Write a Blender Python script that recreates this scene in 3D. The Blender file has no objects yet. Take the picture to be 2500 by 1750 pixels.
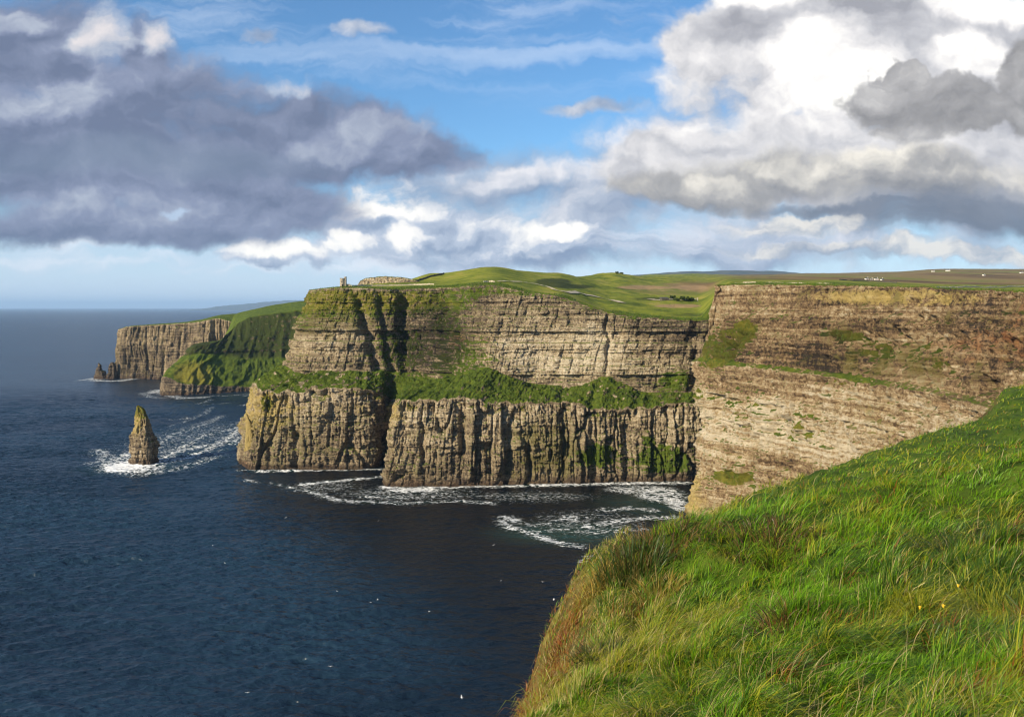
# Sea cliffs under a broken sky, seen from a grassy cliff edge.
import bpy, bmesh, math, random
import numpy as np
from mathutils import Vector, Matrix

random.seed(7)
RNG = np.random.default_rng(7)
scene = bpy.context.scene
COL = scene.collection

# ------------------------------------------------------------------ measuring
EYE = 150.0                     # eye height above the sea, metres
FPX, CX, HY = 1962.0, 1250.0, 750.0   # survey constants: focal length, centre column and horizon row


def q(px, y, d):
    """world point seen at column px, row y, at distance d north of the eye"""
    return np.array([(px - CX) / FPX * d, d, EYE - (y - HY) / FPX * d])


def w0(px, d, z=-2.5):
    return np.array([(px - CX) / FPX * d, d, z])


def sea(px, y):
    """point of the sea surface (z = 0)"""
    d = EYE * FPX / (y - HY)
    return np.array([(px - CX) / FPX * d, d])


# ------------------------------------------------------------------ noise
_tab = np.random.default_rng(3).random(4096) * 2 * np.pi
_gc, _gs = np.cos(_tab), np.sin(_tab)
_rv = np.random.default_rng(4).normal(size=(4096, 3))
_rv /= np.linalg.norm(_rv, axis=1)[:, None]


def _h2(i, j, seed):
    h = (i * 374761393 + j * 668265263 + seed * 974634341) & 0xFFFFFFFF
    h = ((h ^ (h >> 13)) * 1274126177) & 0xFFFFFFFF
    return (h ^ (h >> 16)) & 4095


def pn2(x, y, seed=0):
    x = np.asarray(x, float); y = np.asarray(y, float)
    x, y = np.broadcast_arrays(x, y)
    xi = np.floor(x).astype(np.int64); yi = np.floor(y).astype(np.int64)
    xf = x - xi; yf = y - yi
    u = xf * xf * xf * (xf * (xf * 6 - 15) + 10); v = yf * yf * yf * (yf * (yf * 6 - 15) + 10)

    def g(di, dj):
        k = _h2(xi + di, yi + dj, seed)
        return _gc[k] * (xf - di) + _gs[k] * (yf - dj)
    a = g(0, 0); b = g(1, 0); c = g(0, 1); d = g(1, 1)
    return ((a + (b - a) * u) * (1 - v) + (c + (d - c) * u) * v) * 1.5


def fbm2(x, y, octv=4, seed=0, gain=0.5):
    r = 0; a = 1.0; t = 0
    for o in range(octv):
        f = 2.03 ** o
        r = r + a * pn2(np.asarray(x) * f + 13.7 * o, np.asarray(y) * f - 7.1 * o, seed + o * 17)
        t += a; a *= gain
    return r / t * 1.35


def pn3(x, y, z, seed=0):
    xi = np.floor(x).astype(np.int64); yi = np.floor(y).astype(np.int64); zi = np.floor(z).astype(np.int64)
    xf = x - xi; yf = y - yi; zf = z - zi
    f = lambda t: t * t * t * (t * (t * 6 - 15) + 10)
    u, v, w = f(xf), f(yf), f(zf)
    r = 0
    for a in (0, 1):
        for b in (0, 1):
            for c in (0, 1):
                k = _h2(xi + a + (zi + c) * 7919, yi + b, seed)
                g = _rv[k]
                d = g[..., 0] * (xf - a) + g[..., 1] * (yf - b) + g[..., 2] * (zf - c)
                r = r + d * (u if a else 1 - u) * (v if b else 1 - v) * (w if c else 1 - w)
    return r * 1.4


def fbm3(x, y, z, octv=4, seed=0, gain=0.5):
    r = 0; a = 1.0; t = 0
    for o in range(octv):
        f = 2.03 ** o
        r = r + a * pn3(x * f + 3.7 * o, y * f, z * f, seed + o * 17)
        t += a; a *= gain
    return r / t * 1.35


def ridge(x, y, seed=0):
    return 1 - np.abs(pn2(x, y, seed)) * 2.0


def sstep(x, a, b):
    t = np.clip((np.asarray(x, float) - a) / (b - a), 0, 1)
    return t * t * (3 - 2 * t)


def pchip(xk, yk, x):
    """monotone cubic interpolation of yk (k, m) at x"""
    xk = np.asarray(xk, float); yk = np.asarray(yk, float)
    one = yk.ndim == 1
    if one:
        yk = yk[:, None]
    h = np.diff(xk)[:, None]; d = np.diff(yk, axis=0) / h
    m = np.zeros_like(yk)
    s = d[:-1] * d[1:] > 0
    hm = 2 * d[:-1] * d[1:] / np.where(s, d[:-1] + d[1:], 1)
    m[1:-1] = np.where(s, hm, 0)
    m[0] = d[0]; m[-1] = d[-1]
    k = np.clip(np.searchsorted(xk, x, side='right') - 1, 0, len(xk) - 2)
    t = ((x - xk[k]) / (xk[k + 1] - xk[k]))[:, None]
    hh = h[k]
    r = ((2 * t**3 - 3 * t**2 + 1) * yk[k] + (t**3 - 2 * t**2 + t) * hh * m[k]
         + (-2 * t**3 + 3 * t**2) * yk[k + 1] + (t**3 - t**2) * hh * m[k + 1])
    return r[:, 0] if one else r


# ------------------------------------------------------------------ objects
def tag(o, label=None, cat=None, group=None, kind=None):
    for k, v in (('label', label), ('category', cat), ('group', group), ('kind', kind)):
        if v:
            o[k] = v
    return o


def empty(name, loc=(0, 0, 0), rz=0.0):
    o = bpy.data.objects.new(name, None)
    o.location = loc; o.rotation_euler = (0, 0, rz)
    COL.objects.link(o)
    return o


def mesh_obj(name, verts, faces, mat, parent=None, smooth=True, attrs=None):
    """faces: (n, 4) or (n, 3) int array, or list of both; attrs: {name: (n,) or (n,4)} per vertex"""
    me = bpy.data.meshes.new(name)
    verts = np.asarray(verts, np.float32)
    if isinstance(faces, np.ndarray):
        faces = [faces]
    loops = np.concatenate([f.ravel() for f in faces]).astype(np.int32)
    tot = np.concatenate([np.full(len(f), f.shape[1], np.int32) for f in faces])
    start = np.concatenate([[0], np.cumsum(tot)[:-1]]).astype(np.int32)
    me.vertices.add(len(verts)); me.vertices.foreach_set('co', verts.ravel())
    me.loops.add(len(loops)); me.loops.foreach_set('vertex_index', loops)
    me.polygons.add(len(tot)); me.polygons.foreach_set('loop_start', start)
    me.polygons.foreach_set('loop_total', tot)
    me.polygons.foreach_set('use_smooth', np.full(len(tot), smooth))
    for k, v in (attrs or {}).items():
        v = np.asarray(v, np.float32)
        if v.ndim == 1:
            a = me.attributes.new(k, 'FLOAT', 'POINT'); a.data.foreach_set('value', v)
        else:
            a = me.attributes.new(k, 'FLOAT_COLOR', 'POINT'); a.data.foreach_set('color', v.ravel())
    me.update(calc_edges=True)
    me.validate()
    if mat:
        me.materials.append(mat)
    o = bpy.data.objects.new(name, me)
    COL.objects.link(o)
    if parent:
        o.parent = parent
    return o


def grid_faces(nr, nc, keep=None):
    i = np.arange(nr * nc).reshape(nr, nc)
    f = np.stack([i[:-1, :-1], i[:-1, 1:], i[1:, 1:], i[1:, :-1]], -1)
    f = f[keep] if keep is not None else f.reshape(-1, 4)
    return f.reshape(-1, 4)


def compact(verts, faces, attrs):
    used = np.zeros(len(verts), bool); used[faces.ravel()] = True
    m = np.cumsum(used) - 1
    return verts[used], m[faces], {k: v[used] for k, v in attrs.items()}


class MB:
    """collects boxes and other simple solids, links them as one mesh"""
    def __init__(self):
        self.bm = bmesh.new()

    def box(self, c, s, rz=0.0, taper=1.0):
        r = bmesh.ops.create_cube(self.bm, size=1.0)
        M = Matrix.Translation(c) @ Matrix.Rotation(rz, 4, 'Z')
        for v in r['verts']:
            k = taper if v.co.z > 0 else 1.0
            v.co = M @ Vector((v.co.x * s[0] * k, v.co.y * s[1] * k, v.co.z * s[2]))
        return self

    def lathe(self, prof, n=20, c=(0, 0, 0)):
        rings = []
        for r, z in prof:
            rings.append([self.bm.verts.new((c[0] + r * math.cos(2 * math.pi * k / n), c[1] + r * math.sin(2 * math.pi * k / n), c[2] + z)) for k in range(n)])
        for a, b in zip(rings, rings[1:]):
            for k in range(n):
                self.bm.faces.new((a[k], a[(k + 1) % n], b[(k + 1) % n], b[k]))
        if prof[0][0] > 1e-4:
            self.bm.faces.new(rings[0][::-1])
        if prof[-1][0] > 1e-4:
            self.bm.faces.new(rings[-1])
        return self

    def poly(self, pts):
        self.bm.faces.new([self.bm.verts.new(p) for p in pts])
        return self

    def prism(self, prof, x0, x1):
        """profile in (y, z) drawn out along x"""
        a = [self.bm.verts.new((x0, p[0], p[1])) for p in prof]
        b = [self.bm.verts.new((x1, p[0], p[1])) for p in prof]
        n = len(prof)
        for k in range(n):
            self.bm.faces.new((a[k], a[(k + 1) % n], b[(k + 1) % n], b[k]))
        self.bm.faces.new(a[::-1]); self.bm.faces.new(b)
        return self

    def build(self, name, mat, parent=None, smooth=False):
        bmesh.ops.recalc_face_normals(self.bm, faces=self.bm.faces)
        me = bpy.data.meshes.new(name)
        self.bm.to_mesh(me); self.bm.free()
        me.polygons.foreach_set('use_smooth', [smooth] * len(me.polygons))
        me.materials.append(mat)
        o = bpy.data.objects.new(name, me)
        COL.objects.link(o)
        if parent:
            o.parent = parent
        return o


# ------------------------------------------------------------------ node builder
class Sh:
    def __init__(self, nt):
        self.nt = nt; nt.nodes.clear()

    def n(self, t, **kw):
        nd = self.nt.nodes.new(t)
        for k, v in kw.items():
            setattr(nd, k, v)
        return nd

    def put(self, sock, v):
        if isinstance(v, bpy.types.NodeSocket):
            self.nt.links.new(v, sock)
        elif v is not None:
            if sock.type == 'RGBA' and len(v) == 3:
                v = (*v, 1)
            sock.default_value = v

    def m(self, op, a, b=None, c=None, clamp=False):
        nd = self.n('ShaderNodeMath', operation=op, use_clamp=clamp)
        for s, v in zip(nd.inputs, (a, b, c)):
            self.put(s, v)
        return nd.outputs[0]

    def add(s, a, b): return s.m('ADD', a, b)
    def sub(s, a, b): return s.m('SUBTRACT', a, b)
    def mul(s, a, b): return s.m('MULTIPLY', a, b)
    def div(s, a, b): return s.m('DIVIDE', a, b)
    def mad(s, a, b, c): return s.m('MULTIPLY_ADD', a, b, c)
    def mx(s, a, b): return s.m('MAXIMUM', a, b)
    def mn(s, a, b): return s.m('MINIMUM', a, b)

    def step(self, x, a, b, lo=0.0, hi=1.0, kind='SMOOTHSTEP'):
        nd = self.n('ShaderNodeMapRange', interpolation_type=kind)
        for s, v in zip(nd.inputs, (x, a, b, lo, hi)):
            self.put(s, v)
        return nd.outputs[0]

    def mix(self, f, a, b, blend='MIX'):
        nd = self.n('ShaderNodeMix', data_type='RGBA', blend_type=blend)
        self.put(nd.inputs['Factor'], f)
        ins = [i for i in nd.inputs if i.type == 'RGBA']
        self.put(ins[0], a); self.put(ins[1], b)
        return [o for o in nd.outputs if o.type == 'RGBA'][0]

    def noise(self, vec, scale=1.0, detail=4.0, rough=0.5, dim='3D', dist=0.0, lac=2.0, color=False):
        nd = self.n('ShaderNodeTexNoise', noise_dimensions=dim)
        self.put(nd.inputs['Vector'], vec)
        for k, v in (('Scale', scale), ('Detail', detail), ('Roughness', rough), ('Lacunarity', lac), ('Distortion', dist)):
            self.put(nd.inputs[k], v)
        return nd.outputs['Color' if color else 'Fac']

    def vec(self, x, y, z=0.0):
        nd = self.n('ShaderNodeCombineXYZ')
        for s, v in zip(nd.inputs, (x, y, z)):
            self.put(s, v)
        return nd.outputs[0]

    def xyz(self, v):
        nd = self.n('ShaderNodeSeparateXYZ'); self.put(nd.inputs[0], v)
        return nd.outputs

    def rgb(self, v):
        nd = self.n('ShaderNodeSeparateColor'); self.put(nd.inputs[0], v)
        return nd.outputs

    def vmul(self, v, s):
        nd = self.n('ShaderNodeVectorMath', operation='MULTIPLY')
        self.put(nd.inputs[0], v); self.put(nd.inputs[1], s)
        return nd.outputs[0]

    def vadd(self, v, s):
        nd = self.n('ShaderNodeVectorMath', operation='ADD')
        self.put(nd.inputs[0], v); self.put(nd.inputs[1], s)
        return nd.outputs[0]

    def attr(self, name):
        return self.n('ShaderNodeAttribute', attribute_name=name).outputs

    def ramp(self, f, stops):
        nd = self.n('ShaderNodeValToRGB')
        cr = nd.color_ramp
        while len(cr.elements) < len(stops):
            cr.elements.new(0.5)
        for e, (p, c) in zip(cr.elements, stops):
            e.position = p; e.color = (*c, 1)
        self.put(nd.inputs[0], f)
        return nd.outputs[0]

    def bump(self, h, dist, strength=1.0, normal=None):
        nd = self.n('ShaderNodeBump')
        self.put(nd.inputs['Height'], h); nd.inputs['Distance'].default_value = dist
        nd.inputs['Strength'].default_value = strength
        if normal is not None:
            self.put(nd.inputs['Normal'], normal)
        return nd.outputs[0]

    def bsdf(self, color, rough=0.9, normal=None, spec=0.2, **kw):
        nd = self.n('ShaderNodeBsdfPrincipled')
        self.put(nd.inputs['Base Color'], color); self.put(nd.inputs['Roughness'], rough)
        nd.inputs['Specular IOR Level'].default_value = spec
        if normal is not None:
            self.put(nd.inputs['Normal'], normal)
        for k, v in kw.items():
            self.put(nd.inputs[k.replace('_', ' ')], v)
        return nd.outputs[0]

    def out(self, shader, which='Surface', node='ShaderNodeOutputMaterial'):
        nd = self.n(node)
        self.nt.links.new(shader, nd.inputs[which])
        return nd


def new_mat(name):
    m = bpy.data.materials.new(name); m.use_nodes = True
    return m, Sh(m.node_tree)


def geo(S):
    return S.n('ShaderNodeNewGeometry').outputs


def simple_mat(name, c0, c1, scale=1.0, rough=0.9, bump=0.0, detail=4):
    m, S = new_mat(name)
    p = geo(S)['Position']
    f = S.noise(p, scale, detail, 0.6)
    col = S.mix(S.step(f, 0.3, 0.7), c0, c1)
    nb = S.bump(S.noise(p, scale * 3, 4, 0.6), bump) if bump else None
    S.out(S.bsdf(col, rough, nb))
    return m
# ------------------------------------------------------------------ camera, sun, sky
SUN_AZ = Vector((-0.76, -0.65, 0)).normalized()
SUN_EL = math.radians(24)
SUN = Vector((SUN_AZ.x * math.cos(SUN_EL), SUN_AZ.y * math.cos(SUN_EL), math.sin(SUN_EL)))

cam = bpy.data.cameras.new('camera')
cam.sensor_width = 36; cam.lens = FPX / 2500 * 36
cam.shift_y = -(875 - HY) / 2500          # the lens is shifted down, so the cliffs stay upright
cam.clip_start = 0.05; cam.clip_end = 400000
cam_o = bpy.data.objects.new('camera', cam)
cam_o.location = (0, 0, EYE); cam_o.rotation_euler = (math.radians(90), 0, 0)
COL.objects.link(cam_o); scene.camera = cam_o

sl = bpy.data.lights.new('sun', 'SUN')
sl.energy = 5.0; sl.angle = math.radians(0.5); sl.color = (1.0, 0.83, 0.58)
sun_o = bpy.data.objects.new('sun', sl)
sun_o.rotation_euler = SUN.to_track_quat('Z', 'Y').to_euler()
sun_o.location = (-200, -100, 400)
COL.objects.link(sun_o)

scene.view_settings.view_transform = 'Standard'
scene.view_settings.look = 'None'
scene.view_settings.exposure = 0.76
scene.view_settings.gamma = 1.0
scene.render.engine = 'CYCLES'
cy = scene.cycles
cy.use_denoising = True
try:
    cy.denoiser = 'OPENIMAGEDENOISE'
    cy.denoising_input_passes = 'RGB_ALBEDO_NORMAL'
    cy.denoising_prefilter = 'ACCURATE'
except Exception:
    pass
cy.max_bounces = 6; cy.diffuse_bounces = 3; cy.glossy_bounces = 3; cy.transmission_bounces = 3
cy.transparent_max_bounces = 8; cy.volume_bounces = 0
cy.caustics_reflective = False; cy.caustics_refractive = False
cy.sample_clamp_indirect = 8.0; cy.sample_clamp_direct = 2.0
scene.render.film_transparent = False
cy.filter_width = 1.2

world = bpy.data.worlds.new('World'); scene.world = world
world.use_nodes = True
world.cycles.sampling_method = 'MANUAL'; world.cycles.sample_map_resolution = 512
S = Sh(world.node_tree)
sk = S.n('ShaderNodeTexSky', sky_type='NISHITA', sun_disc=False, sun_elevation=SUN_EL,
         sun_rotation=math.atan2(SUN.x, SUN.y), altitude=100, air_density=1.0, dust_density=0.6, ozone_density=2.0)
dirv = S.n('ShaderNodeTexCoord').outputs['Generated']
dx, dy, dz = S.xyz(dirv)
ay = S.mx(S.m('ABSOLUTE', dy), 0.22)
U = S.mad(S.div(dx, ay), FPX / 1000, CX / 1000)           # bearing and height of the line of sight, as on a
V = S.mad(S.div(S.mx(dz, -0.02), ay), -FPX / 1000, HY / 1000)     # flat chart: clouds are placed on that chart
P0 = S.vec(U, V)
wr = S.noise(P0, 2.6, 2, 0.5, '2D', color=True)
wf = S.noise(P0, 15.0, 3, 0.6, '2D', color=True)


def vma(v, k, c):
    nd = S.n('ShaderNodeVectorMath', operation='MULTIPLY_ADD')
    for so, x in zip(nd.inputs, (v, k, c)):
        S.put(so, x)
    return nd.outputs[0]


WP = vma(wf, (0.055, 0.045, 0), vma(wr, (0.16, 0.10, 0), vma(P0, (1, 1, 0), (-0.1075, -0.0725, 0))))
wx, wy, _ = S.xyz(WP)
nA = S.noise(vma(WP, (1, 1.45, 0), (0, 0, 0)), 5.2, 7, 0.53, '2D')
nB = S.noise(vma(WP, (1, 1.45, 0), (-0.024, -0.042, 0)), 5.2, 5, 0.53, '2D')   # same billows, a step towards the sun
nC = S.noise(S.vec(S.add(S.mul(wx, 0.8), 3.1), S.mul(wy, 5.5)), 3.0, 6, 0.55, '2D')       # flat streaks
nL = S.noise(S.vec(S.add(wx, 7.7), S.mul(wy, 1.9)), 2.1, 4, 0.5, '2D')                    # broad variation
relief = S.sub(nB, nA)                                                                    # < 0 where the billow faces the sun


def far(b):
    cx, cy_, rx, ry = b
    v = vma(WP, (1 / rx, 1 / ry, 0), (-cx / rx, -cy_ / ry, 0))
    nd = S.n('ShaderNodeVectorMath', operation='DOT_PRODUCT')
    S.put(nd.inputs[0], v); S.put(nd.inputs[1], v)
    return nd.outputs['Value']


def blobs(*bs):
    r = None
    for b in bs:
        e = far(b)
        r = e if r is None else S.m('SMOOTH_MIN', r, e, 0.35)
    return S.sub(1.0, r)


def blob(*b):
    return blobs(b)


def layer(base, cov, col, namp, soft, off=0.0, noise=None, opac=1.0):
    d = S.add(cov, S.mul(S.sub(noise if noise is not None else nA, 0.5), namp))
    a = S.mul(S.step(d, off, off + soft), opac)
    return S.mix(a, base, col)


K = 0.12
sky = S.mix(1.0, sk.outputs[0], (K * 0.66, K * 0.98, K * 1.20), 'MULTIPLY')
# pale band low over the sea
low = S.step(V, 0.40, 0.75)
sky = S.mix(S.mul(low, 0.78), sky, (0.63, 0.74, 0.91))
# high thin streaks
cir = S.mul(S.step(nC, 0.44, 0.80), S.step(V, 0.30, 0.12))
cir = S.mx(S.mul(cir, 0.30), S.mul(S.step(S.add(blob(1.10, 0.135, 0.85, 0.035), S.mul(S.sub(nC, 0.5), 1.6)), -0.1, 1.2), 0.36))
sky = S.mix(cir, sky, (0.72, 0.80, 0.93))
# grey-blue veil of cloud behind
rel = S.mul(relief, -1.0)
nLc = S.sub(nL, 0.5)


def tone(k_rel, base, bl, k_l=0.6):
    """how bright the cloud is: relief of the billows + broad variation + the parts the sun reaches"""
    t = S.mad(rel, k_rel, S.mad(nLc, k_l, base))
    for kb, b in bl:
        t = S.add(t, S.mul(S.step(S.mad(S.sub(nA, 0.5), 1.5, b), -0.5, 1.0), kb))
    return t


veil_c = S.ramp(tone(1.7, 0.40, [(0.35, blobs((1.55, 0.33, 0.25, 0.06), (1.30, 0.43, 0.2, 0.04))), (-0.25, blobs((1.27, 0.37, 0.1, 0.03), (1.35, 0.62, 0.5, 0.05), (1.9, 0.25, 0.2, 0.06)))]),
                [(0.0, (0.22, 0.29, 0.42)), (0.5, (0.42, 0.475, 0.58)), (1.0, (0.74, 0.74, 0.78))])
sky = layer(sky, blobs((1.50, 0.50, 0.62, 0.17), (1.15, 0.47, 0.42, 0.16), (2.2, 0.45, 0.7, 0.26), (1.42, 0.275, 0.17, 0.028), (1.62, 0.36, 0.3, 0.10), (1.85, 0.24, 0.2, 0.12), (1.44, 0.50, 0.05, 0.06), (1.60, 0.60, 0.7, 0.07), (1.25, 0.63, 0.5, 0.05), (0.64, 0.095, 0.07, 0.02), (0.87, 0.085, 0.10, 0.03)), veil_c, 1.7, 1.0, 0.05)
# low streaks near the horizon
stc = S.mix(S.step(nC, 0.35, 0.70), (0.48, 0.57, 0.72), (0.80, 0.82, 0.88))
sky = layer(sky, blob(0.9, 0.61, 2.6, 0.10), stc, 2.4, 1.3, 0.25, nC, 0.75)
# white cumulus in the middle
mid_c = S.ramp(tone(2.4, 0.42, [(0.50, blobs((0.95, 0.475, 0.18, 0.065), (0.66, 0.600, 0.11, 0.026), (0.88, 0.59, 0.06, 0.03), (1.03, 0.575, 0.05, 0.04), (1.41, 0.572, 0.05, 0.02))),
                                 (-0.30, blobs((0.93, 0.545, 0.10, 0.022), (1.15, 0.55, 0.10, 0.06), (1.0, 0.645, 0.4, 0.02)))], 0.5),
               [(0.0, (0.27, 0.34, 0.47)), (0.4, (0.48, 0.54, 0.65)), (0.75, (0.86, 0.85, 0.84)), (1.0, (1.0, 0.97, 0.91))])
sky = layer(sky, blobs((0.95, 0.50, 0.20, 0.095), (1.10, 0.57, 0.28, 0.10), (0.90, 0.56, 0.2, 0.07), (0.66, 0.615, 0.11, 0.040), (0.86, 0.595, 0.14, 0.06), (1.40, 0.585, 0.09, 0.035)), mid_c, 3.0, 0.80, 0.0)
# left-hand bank of heavy cloud
left_c = S.ramp(tone(1.0, 0.16, [(0.62, blobs((0.24, 0.095, 0.075, 0.085), (0.37, 0.10, 0.06, 0.045))), (0.40, blobs((0.70, 0.205, 0.06, 0.025), (0.10, 0.25, 0.15, 0.06), (0.02, 0.05, 0.1, 0.03))),
                                 (0.22, blobs((0.30, 0.50, 0.35, 0.045), (0.95, 0.33, 0.2, 0.06), (0.78, 0.35, 0.1, 0.03))), (-0.10, blobs((0.45, 0.30, 0.3, 0.06), (0.15, 0.58, 0.5, 0.03)))], 0.30),
                [(0.0, (0.145, 0.180, 0.280)), (0.3, (0.235, 0.275, 0.395)), (0.6, (0.41, 0.455, 0.55)), (1.0, (0.76, 0.71, 0.71))])
sky = layer(sky, blobs((0.10, 0.33, 0.75, 0.24), (0.10, 0.14, 0.28, 0.20), (0.34, 0.13, 0.10, 0.10), (0.72, 0.34, 0.42, 0.14), (0.30, 0.54, 0.55, 0.085), (0.30, 0.45, 0.65, 0.09), (0.68, 0.50, 0.30, 0.10), (1.02, 0.36, 0.20, 0.07)), left_c, 1.25, 0.70, 0.0)
# flat darker belly of that bank
bel_c = S.mix(S.step(nL, 0.35, 0.65), (0.135, 0.18, 0.27), (0.19, 0.24, 0.335))
sky = layer(sky, blobs((0.20, 0.385, 0.80, 0.060)), bel_c, 1.0, 1.3, 0.0, nC, 0.85)
# small rent of blue
sky = layer(sky, blobs((0.40, 0.507, 0.05, 0.014)), (0.50, 0.66, 0.86), 3.0, 1.2, 0.0, None, 0.55)
# right-hand towering cloud
right_c = S.ramp(tone(1.1, 0.40, [(0.60, blobs((2.03, 0.17, 0.17, 0.14), (2.36, 0.13, 0.13, 0.055), (1.85, -0.01, 0.12, 0.03), (2.4, 0.0, 0.2, 0.05))), (0.25, blobs((1.80, 0.15, 0.2, 0.05), (1.72, 0.33, 0.1, 0.03), (1.95, 0.41, 0.35, 0.05))),
                                  (-0.25, blobs((1.80, 0.07, 0.14, 0.05), (2.15, 0.03, 0.20, 0.05), (2.2, 0.48, 0.4, 0.04)))], 0.5),
                 [(0.0, (0.34, 0.345, 0.38)), (0.3, (0.52, 0.52, 0.55)), (0.65, (0.78, 0.76, 0.76)), (1.0, (1.06, 1.03, 0.97))])
sky = layer(sky, blobs((2.15, 0.12, 0.62, 0.26), (1.73, 0.12, 0.16, 0.12), (2.05, 0.40, 0.62, 0.13), (2.45, 0.35, 0.4, 0.2), (1.72, 0.42, 0.28, 0.09), (1.62, 0.36, 0.12, 0.05)), right_c, 1.3, 0.5, 0.0)
# grey turret standing in front of it
gt_c = S.ramp(tone(1.5, 0.30, [(0.35, blobs((2.20, 0.18, 0.05, 0.04), (2.15, 0.23, 0.05, 0.05))), (-0.15, blobs((2.30, 0.27, 0.16, 0.06)))], 0.4), [(0.0, (0.25, 0.245, 0.25)), (0.5, (0.42, 0.41, 0.41)), (1.0, (0.72, 0.70, 0.68))])
sky = layer(sky, blobs((2.27, 0.27, 0.20, 0.095), (2.19, 0.19, 0.06, 0.05), (2.52, 0.20, 0.10, 0.14)), gt_c, 1.2, 0.30, 0.0)
# its cream lower flank and slate-dark base
cr_c = S.ramp(tone(1.5, 0.36, [(0.40, blobs((1.98, 0.41, 0.10, 0.05), (2.10, 0.38, 0.1, 0.04), (1.75, 0.45, 0.06, 0.03))), (-0.30, blobs((2.3, 0.475, 0.4, 0.035), (1.8, 0.505, 0.3, 0.02)))], 0.5), [(0.0, (0.24, 0.245, 0.265)), (0.4, (0.42, 0.41, 0.40)), (1.0, (0.86, 0.81, 0.72))])
sky = layer(sky, blobs((2.10, 0.425, 0.52, 0.075), (1.72, 0.465, 0.26, 0.055)), cr_c, 1.3, 0.7, 0.0)
slate = S.mix(S.step(nL, 0.35, 0.65), (0.12, 0.145, 0.195), (0.20, 0.23, 0.29))
sky = layer(sky, blobs((2.45, 0.525, 0.60, 0.075), (2.15, 0.505, 0.45, 0.022)), slate, 1.0, 1.0, 0.0, nC, 0.95)
st2 = S.ramp(S.add(S.mul(rel, 1.6), nC), [(0.3, (0.30, 0.35, 0.43)), (0.5, (0.46, 0.48, 0.52)), (0.75, (0.80, 0.76, 0.69))])
sky = layer(sky, blobs((2.35, 0.625, 0.45, 0.030), (1.95, 0.545, 0.22, 0.028), (2.05, 0.60, 0.35, 0.02)), st2, 1.6, 0.9, 0.0, nC, 0.85)
bg = S.n('ShaderNodeBackground'); S.put(bg.inputs[0], sky); bg.inputs[1].default_value = 0.69
S.out(bg.outputs[0], node='ShaderNodeOutputWorld')
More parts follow.
